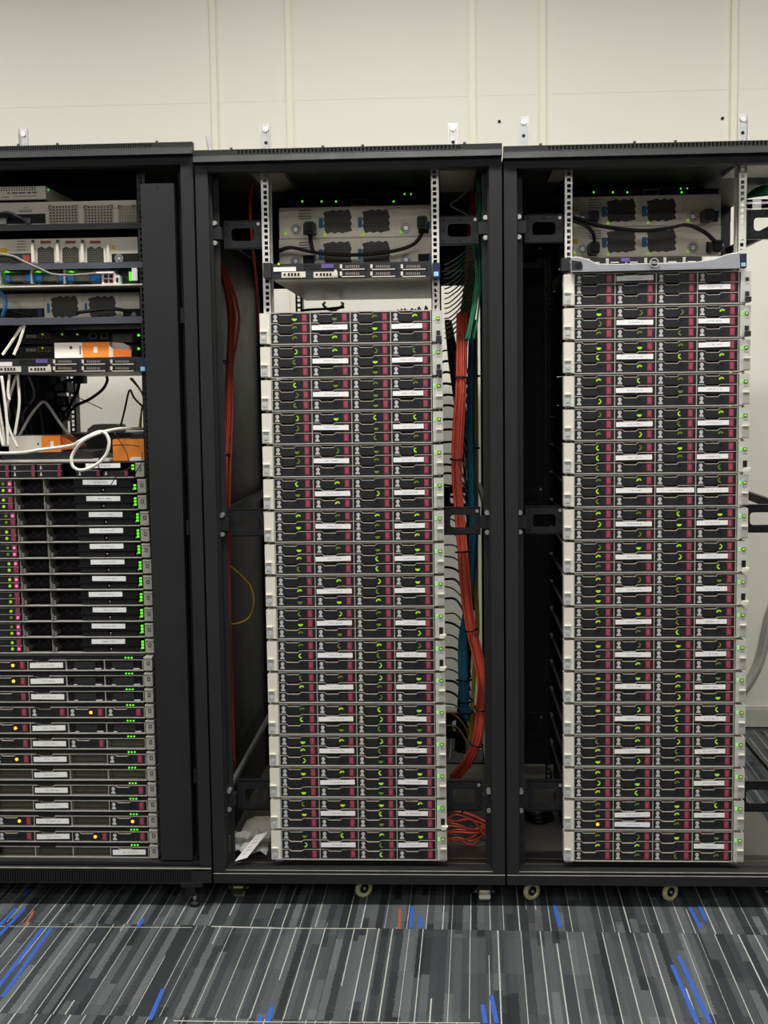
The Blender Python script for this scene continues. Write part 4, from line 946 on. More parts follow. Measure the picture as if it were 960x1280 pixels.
D.part('cover_lip', (121.5, 340, 143, 342), 'white_card', 0.012); D.part('side_latch', (144, 344, 149.5, 356.1), 'white_card', 0.0, 0.03); D.part('latch_slot', (145.5, 347, 147.8, 353), 'dark_hole', 0.002, 0.0)
# silver enclosure with two black fans
D = Dev('storage_enclosure', 'silver enclosure with two black fans between two blue-grey shelves', 'enclosure', (-22, 367, 177, 397.2), 0.12, 0.4, 'steel_sheet', 'silver enclosures with fan grilles', xlim=LIM_L)
D.part('psu_lid', (8, 367.5, 55.5, 384), 'silver', 0.002); D.part('psu_lid', (154, 366, 176.5, 384), 'silver', 0.002); D.part('power_supply', (-18, 386, 55.5, 397), 'plastic_black', 0.002); D.part('power_supply', (154, 386, 176.5, 397), 'plastic_black', 0.002); D.psu_fan(167, 393.5, 0.008)
for a in (57, 104):
    D.part('fan_module', (a, 367, a + 46, 397), 'silver', 0.0025); D.Y -= 0.0026; D.fan((a + 7, 370, a + 41, 397)); D.part('blue_tab', (a + 2, 379, a + 5, 391), 'blue_tag', 0.002); D.Y += 0.0026
D.part('blue_lever', (48, 387, 53.5, 396), 'blue_dark', 0.006)
# dark switches
for y0, y1, lab in ((415.5, 429, 'black switch with silver sockets directly under the blue-grey shelf'), (432.5, 447, 'black switch with silver sockets behind the open white and orange box')):
    D = Dev('network_switch', lab, 'switch', (20, y0, 172, y1), 0.14, 0.4, 'plastic_black', 'black network switches')
    for i in range(3): D.part('socket', (33 + i * 4.4, y0 + 3, 36.8 + i * 4.4, y0 + 7), 'cable_grey', 0.004)
    for px in (48, 57):
        X0, X1, Z0, Z1 = prect(px, y0 + 1.2, px + 6, y0 + 7, 0.14); MB().ring([(X0, Z0), (X1, Z0), (X1, Z1), (X0, Z1)], [(X0 + 0.0015, Z0 + 0.0015), (X1 - 0.0015, Z0 + 0.0015), (X1 - 0.0015, Z1 - 0.0015), (X0 + 0.0015, Z1 - 0.0015)], 0.136, 0.14).build('port_frame', 'vent_gold', D.o)
    for px in (53.5, 78, 97): D.disc('status_light', px, y0 + 2.5, 0.0026, 'led_lime', 0.005)
    for px in (112, 126):
        X0, X1, Z0, Z1 = prect(px, y0 + 1, px + 9, y0 + 8, 0.14); MB().ring([(X0, Z0), (X1, Z0), (X1, Z1), (X0, Z1)], [(X0 + 0.002, Z0 + 0.002), (X1 - 0.002, Z0 + 0.002), (X1 - 0.002, Z1 - 0.002), (X0 + 0.002, Z1 - 0.002)], 0.136, 0.14).build('port_frame', 'cable_grey', D.o)
    D.part('vent_plate', (141, y0 + 1, 166, y1 - 1), 'plate_grey', 0.004); D.disc('status_light', 173.5, y0 + 3.5, 0.0035, 'led_green', 0.004)

# open white and orange carton, and the two on the flat servers
def carton(label, r, Y, depth, split, group=None, tilt=0.0):
    x0, y0, x1, y1 = r; X0, X1, Z0, Z1 = prect(*r, Y); Xs = at(split, (y0 + y1) / 2, Y).x
    C = tag(empty('hardware_carton', ((X0 + X1) / 2, Y + depth / 2, Z0)), label, 'carton', group)
    MB().box(X0, Xs, Y, Y + depth, Z0, Z1).build('white_end', 'white_card', C)
    MB().box(Xs, X1, Y, Y + depth, Z0, Z1).build('orange_sleeve', 'orange_card', C)
    return C, X0, X1, Z0, Z1, Xs
C, X0, X1, Z0, Z1, Xs = carton('open white and orange carton standing on the flat server', (68, 428, 137, 446.9), 0.06, 0.072, 103)
MB().box(X0 + (Xs - X0) * 0.55, X0 + (Xs - X0) * 0.64, 0.0592, 0.061, Z0 + 0.024, Z0 + 0.031).build('printed_mark', 'plastic_dark', C)
MB().box(Xs - 0.008, Xs - 0.004, 0.0592, 0.061, Z0 + 0.008, Z1 - 0.009).build('printed_line', 'ink', C)
MB().prism(rrect(Xs + 0.031, Xs + 0.042, Z0 + 0.012, Z1 - 0.012, 0.003), 0.0592, 0.061).build('printed_logo', 'white_card', C)
MB().prism([(X1, Z0 + 0.002), (X1 + 0.05, Z0 + 0.002), (X1 + 0.05, Z0 + 0.03), (X1 + 0.03, Z1 - 0.002), (X1, Z1)], 0.085, 0.087).build('open_flap', 'white_card', C)
MB().prism([(X1 + 0.012, Z0), (X1 + 0.062, Z0), (X1 + 0.062, Z0 + 0.02), (X1 + 0.012, Z0 + 0.022)], 0.05, 0.056).build('orange_flap', 'orange_dark', C)
MB().prism([(X1 - 0.002, Z0), (X1 + 0.012, Z0), (X1 + 0.012, Z0 + 0.02), (X1 - 0.002, Z0 + 0.035)], 0.058, 0.06).build('side_flap', 'grey_card', C)
zt = ZB + 0.003 + 25 * U * 0.9985
def on_top(name, px0, px1, py0, Y, depth, m, label, cat):
    X0, X1 = at(px0, py0, Y).x, at(px1, py0, Y).x; return X0, X1
Yc = 0.075; X0, X1 = at(11, 555, Yc).x, at(52, 555, Yc).x; Zt = at(40, 545, Yc).z; X2 = at(97, 550, Yc).x; Zb = Zt - 0.045
tray_z = Zb
C = tag(empty('hardware_carton', (X1, Yc + 0.05, Zb)), 'flattened grey and orange carton lying among loose cables above the flat servers', 'carton')
MB().box(X0, X1, Yc, Yc + 0.1, Zb, Zt).build('grey_end', 'grey_card', C)
MB().box(X1, X1 + (X2 - X1) * 0.52, Yc, Yc + 0.1, Zb, Zt).build('orange_sleeve', 'orange_card', C)
xm = X1 + (X2 - X1) * 0.52
MB().prism([(xm, Zb + 0.004), (X2, Zb + 0.01), (X2, Zb + 0.016), (xm, Zt)], Yc + 0.01, Yc + 0.09).build('folded_end', 'orange_dark', C)
MB().prism(rrect(X1 + 0.025, X1 + 0.034, Zb + 0.014, Zb + 0.03, 0.002), Yc - 0.0008, Yc + 0.001).build('printed_logo', 'white_card', C)
MB().box(X1 - 0.012, X1 - 0.008, Yc - 0.0008, Yc + 0.001, Zb + 0.02, Zb + 0.025).build('printed_mark', 'plastic_dark', C)
MB().box(X0 - 0.03, X2 + 0.093, Yc - 0.02, Yc + 0.35, zt, zt + 0.006).build('rack_blank', 'grey_card')
tag(bpy.data.objects['rack_blank'], 'pale sheet lying on top of the flat server stack', 'sheet')
mb = MB(); mb.box(X0 - 0.02, X2 + 0.04, Yc - 0.01, Yc + 0.16, zt + 0.006, Zb); tag(mb.build('padding_block', 'plastic_dark'), 'dark foam block under the flattened grey and orange carton', 'foam block')
# orange carton
Yo = 0.07; X0, X1, Z0, Z1 = prect(141, 549, 180, 570.5, Yo); Z0 = zt; X1 = LIM_L[1]
C = tag(empty('orange_carton', ((X0 + X1) / 2, Yo + 0.05, zt)), 'plain orange carton on the flat servers beside the cable duct', 'carton')
MB().box(X0, X1, Yo, Yo + 0.12, zt, Z1).build('carton_body', 'orange_card', C)
MB().prism([(X0 + 0.045, zt), (X0 + 0.085, zt), (X0 + 0.08, zt + 0.01), (X0 + 0.05, zt + 0.01)], Yo - 0.001, Yo + 0.001).build('torn_patch', 'white_card', C)
for i in range(3): MB().box(X1, X1 + 0.014, Yo + 0.0115, Yo + 0.03, zt + 0.006 + i * 0.015, zt + 0.016 + i * 0.015).build('end_tab', 'orange_card', C)
MB().box(X1 - 0.05, X1, Yo + 0.02, Yo + 0.12, Z1, Z1 + 0.014).build('top_case', 'plastic_dark', C)
# grey adapter on the far side
X0, X1, Z0, Z1 = prect(109, 530.5, 148, 541, 0.55)
A = tag(empty('power_adapter', ((X0 + X1) / 2, 0.6, Z0)), 'grey power adapter lying behind the white cable loop', 'adapter')
MB().prism([(X0, Z0), (X1, Z0), (X1, Z1 - 0.004), (X1 - 0.01, Z1), (X0 + 0.02, Z1), (X0, Z0 + 0.012)], 0.55, 0.64).build('adapter_case', 'conduit_grey', A)
MB().box(X0 - 0.06, X1 + 0.05, 0.53, 0.68, zt, Z0).build('adapter_base', 'plastic_dark', A)

# ------------------------------------------------------------------ cables
def cable(name, label, pts, r, m, group=None, cat='cable', n=6, world=False, zlim=(-9, 9)):
    P = [Vector(p) if world else at(*p) for p in pts]
    for p in P: p.z = min(max(p.z, zlim[0] + r), zlim[1] - r)
    return tag(MB().tube(smooth(P, 7), r, n).build(name, m), label, cat, group)
def bundle(name, label, pts, count, rc, rad, m, ties=(), group=None, seed=1, cat='cable bundle', flat=1.0, lim=(-9, 9, -9, 9), bulge=False):
    """tied cables that follow one path; rad may be a list along the path"""
    rnd = random.Random(seed)
    P = smooth([at(*p) for p in pts], 6); k = len(P)
    rr = rad if isinstance(rad, (list, tuple)) else [rad] * len(pts)
    def rat(t):
        s = t * (len(rr) - 1); i = min(int(s), len(rr) - 2); return rr[i] * (1 - (s - i)) + rr[i + 1] * (s - i)
    B = tag(empty(name, P[-1]), label, cat, group)
    for c in range(count):
        a0 = c * 2.39996; q = math.sqrt((c + 0.5) / count); tw = rnd.uniform(-0.6, 0.6); ph = rnd.uniform(0, 6)
        path = []
        for i, p in enumerate(P):
            t = i / (k - 1); R_ = rat(t) * q * (1 + 0.12 * math.sin(ph + t * 9)); a = a0 + tw * t * 2
            q_ = p + Vector((math.cos(a) * R_, math.sin(a) * R_ * flat, 0.15 * R_ * math.sin(a + ph)))
            xm_ = lim[1] if not bulge else lim[1] + max(0.0, min(0.045, (min(abs(q_.z - h) for h in (1.84, 1.075, 0.315)) - 0.05) * 0.5))
            path.append(Vector((min(max(q_.x, lim[0] + rc), xm_ - rc), q_.y, min(max(q_.z, lim[2] + rc), lim[3] - rc))))
        MB().tube(path, rc, 5).build('cable', m, B)
    for t in ties:
        i = int(t * (k - 1)); p = P[i].copy(); R_ = rat(t) + rc * 1.3; p.x = min(max(p.x, lim[0] + R_), lim[1] - R_); d = (P[min(i + 1, k - 1)] - P[max(i - 1, 0)]).normalized(); u = d.orthogonal().normalized(); w = d.cross(u)
        tp = [p + (u * math.cos(g * math.pi / 8) + w * math.sin(g * math.pi / 8)) * R_ for g in range(16)]
        for v in tp: v.x = min(max(v.x, lim[0] + 0.003), lim[1] - 0.003)
        MB().tube(tp, 0.0028, 5, True).build('cable_tie', 'cable_black', B)
    return B
YB = 0.16
bundle('orange_cable_bundle', 'thick tied bundle of orange cables hanging down inside the rack', [(577, 392, YB + .08), (577, 440, YB + .03), (576, 490, YB), (573, 540, YB), (571, 590, YB), (573, 630, YB), (578, 690, YB - .03), (581, 730, YB - .03), (587, 780, YB - .03), (597, 820, YB - .03), (604, 855, YB - .03), (602, 885, YB), (598, 920, YB), (588, 948, YB + .02), (570, 972, YB + .1)], 16, 0.0042, [0.014, 0.014, 0.014, 0.016, 0.013, 0.012, 0.013, 0.014, 0.013, 0.014, 0.014, 0.014, 0.014, 0.014, 0.016], 'cable_orange', ties=(0.13, 0.27, 0.44, 0.585, 0.79, 0.885), seed=3)
bundle('shaded_orange_bundle', 'orange cable bundle with painted-in shade rising behind the green cables', [(592, 236, 0.5), (590, 300, 0.5), (587, 350, 0.5), (580, 400, 0.5), (577, 450, 0.5)], 12, 0.0042, [0.008, 0.016, 0.02, 0.018, 0.012], 'cable_red', seed=5, lim=(-9, 0.571, -9, 2.004))  # upper run of the orange cables, shade put into its red-brown colour
bundle('green_cable_bundle', 'tied spray of green cables under the rack roof', [(594, 219, 0.3), (597, 226, 0.28), (600, 245, 0.26), (601, 265, 0.24), (597, 282, 0.22), (594, 292, 0.21)], 18, 0.0032, [0.004, 0.012, 0.02, 0.026, 0.03, 0.03], 'cable_green', ties=(0.25,), seed=8, lim=(0.557, 0.571, -9, 2.015), flat=1.6)
bundle('green_cable_drop', 'green cables hanging from the upper bracket beside the orange bundle', [(594, 300, 0.17), (596, 320, 0.16), (598, 345, 0.15), (595, 375, 0.14), (590, 405, 0.135), (586, 425, 0.135)], 9, 0.003, [0.012, 0.012, 0.008, 0.01, 0.012, 0.014], 'cable_green', seed=9)
for i in range(16):
    rnd = random.Random(i + 900); y = 312 + i * 6.2
    j_ = lambda: rnd.uniform(-1, 1)
    cable('green_patch_cable', 'thin green patch cable looping out behind the upright', [(556, y + 18 + j_() * 0.6, 0.66), (562, y + 16 + j_() * 0.6, 0.58), (574, 320 + i * 6.0 + j_() * 0.5, 0.43), (586, 310 + i * 5.4 + j_() * 0.4, 0.34), (594, 305 + i * 4.9, 0.29)], 0.0024, 'cable_green', 'thin green patch cables', n=5)
cable('pale_patch_cable', 'pale patch cable looping left of the green spray', [(586, 235, 0.25), (575, 247, 0.26), (563, 256, 0.27), (572, 262, 0.26), (583, 268, 0.25), (587, 276, 0.24)], 0.0024, 'cable_grey', n=5)
bundle('blue_cable_bundle', 'tied bundle of blue cables behind the orange bundle', [(590, 420, 0.36), (588, 520, 0.36), (590, 610, 0.34), (592, 680, 0.34), (586, 760, 0.36), (580, 800, 0.36), (580, 850, 0.34), (582, 880, 0.34), (584, 897, 0.34)], 12, 0.0042, [0.008, 0.01, 0.01, 0.012, 0.013, 0.015, 0.017, 0.017, 0.014], 'cable_blue', ties=(0.3, 0.5, 0.76, 0.86, 0.95), seed=11)
bundle('yellow_cable_bundle', 'thin yellow cables beside the blue bundle', [(594, 400, 0.42), (594, 470, 0.42), (595, 560, 0.42), (595, 720, 0.42), (597, 780, 0.42), (596, 800, 0.42), (591, 870, 0.41), (586, 960, 0.4)], 5, 0.0035, [0.008, 0.009, 0.006, 0.005, 0.004, 0.004, 0.004, 0.004], 'cable_yellow', ties=(0.16, 0.3), seed=12)
for i in range(34):
    rnd = random.Random(i + 500); y = 440 + i * 14.2 + rnd.uniform(-2, 2)
    col = 'cable_black' if rnd.random() < (0.85 if i < 14 else 0.55) else ('cable_yellow' if rnd.random() < 0.45 else 'cable_blue')
    sag = rnd.uniform(13, 17); col_n = {'cable_black': 'black power cable', 'cable_yellow': 'yellow patch cable', 'cable_blue': 'blue patch cable'}[col]
    cable(col_n.replace(' ', '_'), '%s arching from a server back toward the orange bundle' % col_n, [(536, y, 0.7495), (547, y, 0.7495), (558, y - rnd.uniform(1, 4), 0.749), (570, y + rnd.uniform(-1, 2), 0.735), (581, y + sag, 0.62), (588, y + sag + 22, 0.53)], 0.0042 if col == 'cable_black' else 0.0028, col, col_n + 's behind the stack', n=5)
bundle('black_cable_bundle', 'loose hank of black power cables hanging behind the stack', [(560, 400, 0.9), (567, 450, 0.9), (577, 520, 0.9), (588, 600, 0.9), (590, 700, 0.9), (584, 800, 0.9), (575, 940, 0.9)], 7, 0.005, [0.01, 0.02, 0.018, 0.02, 0.018, 0.02, 0.02], 'cable_black', seed=14)
# cables on the left side of the middle rack
bundle('dark_red_cable_bundle', 'dark red cable bundle running down the rack wall behind the left post', [(267, 322, 0.14), (276, 336, 0.18), (285, 360, 0.24), (291, 395, 0.28), (290, 425, 0.28), (287, 460, 0.26), (286, 520, 0.24), (284, 560, 0.22), (282, 620, 0.2), (282, 700, 0.2), (284, 780, 0.2), (287, 860, 0.22), (290, 960, 0.24)], 9, 0.0042, [0.006, 0.008, 0.012, 0.018, 0.016, 0.01, 0.012, 0.013, 0.012, 0.009, 0.009, 0.008, 0.008], 'cable_red', ties=(0.41, 0.6), seed=21, lim=(-0.1795, -0.1512, -9, 9), bulge=True)
cable('red_cable', 'thin red cable dropping past the upper bracket', [(313, 227, 0.25), (314, 232, 0.24), (312, 255, 0.22), (314, 285, 0.2), (317, 320, 0.22), (322, 370, 0.24), (325, 420, 0.26)], 0.0048, 'cable_red')
cable('yellow_cable_loop', 'yellow cable hanging in a wide loop in the shadow', [(288, 708, 0.26), (300, 718, 0.28), (314, 735, 0.3), (317, 755, 0.3), (311, 772, 0.3), (298, 779, 0.28), (288, 780, 0.26)], 0.0028, 'cable_yellow', n=5)
cable('yellow_cable_strand', 'yellow cable strand in the slit between two racks', [(243, 725, 0.05), (241, 760, 0.05), (242, 800, 0.05), (245, 815, 0.05)], 0.0028, 'cable_yellow', n=5)
# orange loops above the base plate
for i in range(9):
    rnd = random.Random(i + 70); y0 = 1021 + i * 4; dy_ = i * 0.0085
    cable('orange_patch_cable', 'orange patch cable bent round above the rack floor plate', [(556, y0 + rnd.uniform(-3, 6), 0.1 + dy_), (570, y0 + rnd.uniform(-6, 6), 0.1 + dy_), (590, y0 + rnd.uniform(0, 8), 0.095 + dy_), (606, 1036 + rnd.uniform(-6, 8), 0.085 + dy_), (611, 1040 + rnd.uniform(-8, 8), 0.08 + dy_)], 0.0032, 'cable_orange', 'orange patch cables above the floor plate', n=5, zlim=(0.0965, 9))
bundle('orange_floor_bundle', 'short tied orange bundle above the rack floor plate', [(556, 1012, 0.22), (572, 1014, 0.215), (592, 1020, 0.205), (611, 1030, 0.19)], 8, 0.0035, 0.008, 'cable_orange', ties=(0.45,), seed=33)
# black power cables across the enclosures
YC = 0.25
bundle('black_power_cables', 'black power cables strung across the fan-backed enclosures to the raised plug', [(345, 315, YC), (362, 309.5, YC), (385, 314, YC), (410, 318, YC), (450, 318.5, YC), (490, 314, YC), (515, 306, YC), (526, 294, YC), (529, 284, YC + .02)], 4, 0.0045, [0.006, 0.008, 0.007, 0.006, 0.006, 0.006, 0.005, 0.003, 0.002], 'cable_black', seed=41)
cable('black_power_cable', 'short black power cable hanging from the enclosure socket', [(388, 290, 0.25), (388, 300, 0.235), (391, 314, 0.23)], 0.006, 'cable_black')
def plug(px, py, Y, label, w=0.03, h=0.034):
    c = at(px, py, Y); P_ = tag(empty('power_plug', c), label, 'plug', 'black power plugs')
    MB().prism(rrect(c.x - w / 2, c.x + w / 2, c.z - h / 2, c.z + h / 2, 0.007), Y - 0.03, Y + 0.03).build('plug_body', 'cable_black', P_)
    MB().prism(rrect(c.x - w * 0.35, c.x + w * 0.35, c.z - h * 0.35, c.z + h * 0.35, 0.005), Y - 0.042, Y - 0.03).build('strain_relief', 'plastic_black', P_)
plug(528, 279, 0.26, 'black power plug at the raised end of the strung cords'); plug(388, 286, 0.26, 'black power plug over the short hanging cord')
bundle('black_power_cables', 'black power cables sagging across the enclosures above the curved bezel', [(711, 270, 0.262), (728, 275, 0.262), (755, 283, 0.262), (800, 288, 0.264), (835, 285, 0.264), (858, 281, 0.264), (880, 290, 0.27), (893, 302, 0.285)], 3, 0.0045, 0.006, 'cable_black', seed=43)
cable('black_power_cable', 'black power cable curving down to the lower enclosure by the yellow tag', [(712, 275, 0.24), (730, 281, 0.24), (741, 291, 0.25), (743, 303, 0.285)], 0.005, 'cable_black')
plug(894, 309, 0.32, 'black power plug at the end of the sagging cords'); plug(741, 272, 0.32, 'black power plug beside the yellow tag'); plug(742, 311, 0.32, 'black power plug at the curving cord')
plug(884, 270, 0.32, 'black power plug beside the upper right psu fan'.replace('right ', ''))
cable('green_cable_edge', 'wide band of green cables beyond the upright of the open-sided rack', [(930, 248, 0.5), (950, 240, 0.42), (985, 228, 0.34)], 0.012, 'cable_green', 'green cables at the open side', cat='cable bundle', n=10)
for i in range(9):
    cable('green_side_cable', 'green cable running to the roof at the open rack side', [(932, 247, 0.45 + i * 0.0135), (950, 244 - i * 1.8, 0.41 + i * 0.0135), (990, 240 - i * 3.4, 0.34 + i * 0.0135)], 0.0045, 'cable_green', 'green cables at the open side', n=5, zlim=(-9, 2.004))
bpy.data.objects.remove(bpy.data.objects['green_cable_edge'])
# slotted zinc rail by the open side
X0, X1, Z0, Z1 = prect(932, 248.5, 1015, 264, 0.09)
zr = tag(empty('slotted_rail', ((X0 + X1) / 2, 0.09, Z0)), 'slotted zinc rail behind the upper bracket at the open rack side', 'rail')
mb = MB(); h = Z1 - Z0
for a, b in ((0, 0.1), (0.28, 0.62), (0.8, 1.0)): mb.box(X0, X1, 0.09, 0.092, Z0 + h * a, Z0 + h * b)
for i in range(5): xx = X0 + (X1 - X0) * i / 4.2; mb.box(xx, xx + 0.018, 0.09, 0.092, Z0, Z1)
mb.build('rail_web', 'zinc', zr)
# flexible conduit at the wall
P = smooth([at(*p) for p in ((990, 620, 1.841), (978, 720, 1.841), (963, 770, 1.841), (952, 820, 1.841), (938, 850, 1.841), (920, 872, 1.841), (890, 892, 1.841))], 26)
mb = MB(); mb.tube(P, 0.017, 10); n_ = 10
cn = tag(empty('flexible_conduit', P[-1]), 'grey ribbed flexible conduit against the wall behind the open-sided rack', 'conduit'); mb.build('inner_tube', 'conduit_grey', cn)
rb = MB()
for i in range(0, len(P) - 1):
    p = P[i]; d = (P[i + 1] - P[i]).normalized(); u = d.orthogonal().normalized(); w = d.cross(u); rb.tube([p + (u * math.cos(g * math.pi / 6) + w * math.sin(g * math.pi / 6)) * 0.0175 for g in range(12)], 0.0028, 4, True)
rb.build('rib', 'conduit_grey', cn)['kind'] = 'stuff'

# open gap in the left rack
X0, X1, Z0, Z1 = prect(5, 466, 70, 545, 0.82)
pd = tag(empty('power_strip', ((X0 + X1) / 2, 0.85, Z0)), 'tall black power strip with plugged cords behind the open gap', 'power strip')
MB().box(max(X0, RX0['left'] + 0.007), X1, 0.84, 0.9, 1.1, 1.75).build('back_plate', 'plastic_dark', pd)
MB().box(at(62, 500, 0.78).x, at(77, 500, 0.78).x, 0.78, 0.84, 1.1, 1.75).build('strip_body', 'plastic_black', pd)
for i, (px, py) in enumerate(((78, 484), (80, 502), (76, 520), (70, 476), (66, 495))):
    c = at(px, py, 0.74); MB().prism(rrect(c.x - 0.022, c.x + 0.022, c.z - 0.018, c.z + 0.018, 0.007), 0.72, 0.79).build('plug', 'plastic_black', pd)
    MB().prism(rrect(c.x - 0.012, c.x + 0.012, c.z - 0.012, c.z + 0.012, 0.005), 0.70, 0.72).build('plug_cap', 'plastic_dark', pd)
cable('black_hank', 'black cords looping from the power strip to a plug end in the gap', [(74, 490, 0.72), (80, 478, 0.7), (90, 475, 0.66), (98, 476, 0.62), (97, 488, 0.62), (90, 502, 0.66), (83, 515, 0.7)], 0.006, 'cable_black')
cable('black_hanging_cable', 'black cord sweeping down from the flat server to the power strip', [(133, 470.6, 0.6), (134, 476, 0.6), (128, 487, 0.6), (112, 499, 0.61), (97, 506, 0.63), (88, 514, 0.66), (84, 523, 0.69)], 0.0052, 'cable_black')
c = at(101, 475.2, 0.6); tag(MB().prism(rrect(c.x - 0.018, c.x + 0.012, c.z - 0.011, c.z + 0.013, 0.004), 0.58, 0.63).build('plug_end', 'plastic_black'), 'loose black plug end hanging in the open gap', 'plug')
cable('thin_wire', 'thin black wire slanting across the wall in the gap', [(80, 487, 0.7), (100, 498, 0.7), (128, 511, 0.7)], 0.0016, 'cable_black', n=5)
cable('grey_bent_cable', 'grey cable bent to a peak in front of the pale wall', [(150, 537, 0.5), (156, 512, 0.52), (162, 488, 0.54), (168, 498, 0.54), (182, 512, 0.54)], 0.0035, 'cable_grey', n=5)
cable('white_peak_cable', 'pale cable bent to a sharp peak before the black power strip', [(24, 545, 0.3), (38, 520, 0.32), (50, 505, 0.34), (55, 502.5, 0.34), (61, 508, 0.34), (78, 533, 0.3), (92, 548, 0.24), (100, 553, 0.2)], 0.0046, 'cable_white')
Yw = -0.03
cable('white_cable_loop', 'white cable with a round loop hanging over the flat servers', [(-8, 566.5, 0.06), (25, 566, 0.03), (52, 562, 0.02), (88, 557, -0.01), (100, 551, Yw), (115, 543, Yw), (126, 539.5, Yw), (133, 543, Yw), (136.5, 554, Yw), (132, 569, Yw), (120, 581, Yw), (103, 587.5, Yw), (92, 584, Yw), (89, 574, Yw), (93, 564, Yw), (103, 552, Yw - 0.012), (120, 542.5, Yw - 0.01), (145, 536.5, 0.02), (163, 535.8, 0.075), (178, 536, 0.125)], 0.0044, 'cable_white', n=8)
for i, (a, b, c_) in enumerate((((20, 470), (8, 520), (22, 560)), ((28, 406), (14, 428), (3, 443.5)), ((31, 406), (24, 428), (17, 443.5)), ((22, 468), (24, 505), (18, 545)), ((12, 468), (10, 490), (12, 500)), ((-2, 505), (4, 540), (6, 558)), ((2, 470), (8, 520), (10, 558)), ((-6, 480), (-2, 530), (4, 558)))):
    cable('white_drop_cable', 'white cable hanging at the far side of the power strip gap', [(*a, 0.055 - i * 0.0095), (*b, 0.054 - i * 0.0095), (*c_, 0.053 - i * 0.0095)], 0.0042, 'cable_white', 'white cables hanging beside the power strip')
for i in range(9):
    rnd = random.Random(i + 800); x = 3 + i * 5.5
    cable('black_drop_cable', ('black' if i % 3 else 'grey') + ' cable hanging in front of the power strip plate', [(x, 470.5, 0.4 + i * 0.011), (x + rnd.uniform(-6, 8), 495, 0.4 + i * 0.011), (x + rnd.uniform(-8, 10), 520, 0.4 + i * 0.011), (x + rnd.uniform(-4, 12), 548, 0.4 + i * 0.011)], 0.0042, 'cable_black' if i % 3 else 'cable_grey', ('black' if i % 3 else 'grey') + ' cables hanging before the power strip', n=5)
for i, m in enumerate(('cable_yellow', 'cable_black')):
    cable('curved_cable', ('yellow' if i == 0 else 'black') + ' cord curving behind the slotted upright in the gap', [(163 + i * 2, 473, 0.5 + i * 0.012), (175, 487, 0.45 + i * 0.012), (180, 500, 0.4 + i * 0.012), (177, 513, 0.35 + i * 0.012), (174 + i * 1.5, 535, 0.3 + i * 0.012)], 0.003, m, n=5)
for i, pts in enumerate((((140, 537, 0.05), (150, 552, 0.04), (158, 566, 0.03), (161, 577, 0.0)), ((141, 557, 0.04), (158, 556, 0.045), (174, 558, 0.04)), ((125, 591, -0.01), (123, 577, -0.02), (130, 565, -0.02), (140, 545, 0.02)), ((138, 608, 0.0), (146, 595, -0.02), (160, 586, -0.02), (166, 583, 0.0)), ((178, 566, 0.0), (176, 580, -0.02), (170, 590, -0.01), (166, 606, 0.0)))):
    cable('thin_black_lead', 'thin black lead straggling over the orange carton and flat servers', pts, 0.0014, 'cable_black', 'thin black leads near the orange carton', n=5)
cable('blue_cable_end', 'dark blue cable curving down beside the silver fan enclosure', [(-2, 364, 0.05), (5, 370, 0.05), (7, 382, 0.05), (3, 396, 0.06)], 0.0055, 'blue_tag')
cable('grey_long_cable', 'grey cable drooping across the shelf to the white socket box', [(-10, 317, 0.0), (15, 320, -0.005), (32, 328, -0.01), (50, 336, -0.01), (65, 342.5, 0.0), (85, 344, 0.01), (110, 342.5, 0.02), (124, 341.2, 0.022)], 0.0034, 'cable_grey')
for i, pts in enumerate((((-10, 270, 0.03), (8, 266, 0.02), (20, 270, 0.02), (32, 277, 0.03)), ((-10, 320, 0.03), (10, 320, 0.02), (25, 326, 0.03)), ((-10, 386, 0.08), (20, 390, 0.07), (40, 395, 0.08)), ((96, 391, 0.07), (110, 389, 0.06), (140, 386, 0.06), (165, 390, 0.08)))):
    cable('black_device_cable', 'black cord plugged into the devices above the flat servers', pts, 0.0048, 'cable_black', 'black cords on the upper devices')

# ------------------------------------------------------------------ wall ties, rubbish and other small things
def tie(px0, px1, py0, label, Y=0.95, lean=0.0):
    X0, X1, Z0, Z1 = prect(px0, py0, px1, py0 + 30, Y); Z0 = 2.0235 + (0.0225 if px0 < 200 else (0 if px0 < 640 else -0.008))
    T = tag(empty('wall_tie', ((X0 + X1) / 2, Y, Z0)), label, 'bracket', 'zinc wall ties on the racks')
    b = MB().box(X0, X1, Y, Y + 0.004, Z0, Z1).build('tie_plate', 'zinc', T)
    MB().box(X0, X0 + 0.003, Y - 0.014, Y, Z0, Z1).build('tie_flange', 'zinc', T); MB().box(X1 - 0.003, X1, Y - 0.014, Y, Z0, Z1).build('tie_flange', 'zinc', T)
    cx = (X0 + X1) / 2
    MB().disc(cx, Z1 - 0.018, 0.009, Y - 0.006, Y, 12).build('bolt_head', 'silver_bright', T); MB().disc(cx, Z1 - 0.062, 0.006, Y - 0.001, Y + 0.002, 10).build('bolt_hole', 'dark_hole', T)
    return T
tie(23.5, 35.5, 161, 'zinc wall tie standing on the rack with the slotted bottom grille')
tie(326, 338.5, 155, 'zinc wall tie with bright bolt on the rack with orange cables, near the cable duct')
tie(560.5, 572, 154, 'short zinc wall tie on the rack with orange cables, near the wall plug hole')
tie(648, 661, 146, 'zinc wall tie on the open-sided rack next to the wall plug hole')
tie(922, 935, 142, 'zinc wall tie on the open-sided rack above its far upright')
s = at(259, 172, 0.3); e = at(268, 186, 0.2)
tag(MB().tube([(s.x, s.y, s.z), (e.x, e.y, 2.0265)], 0.006, 6).build('roof_clip', 'zinc'), 'small slanted zinc clip where two racks meet', 'clip')

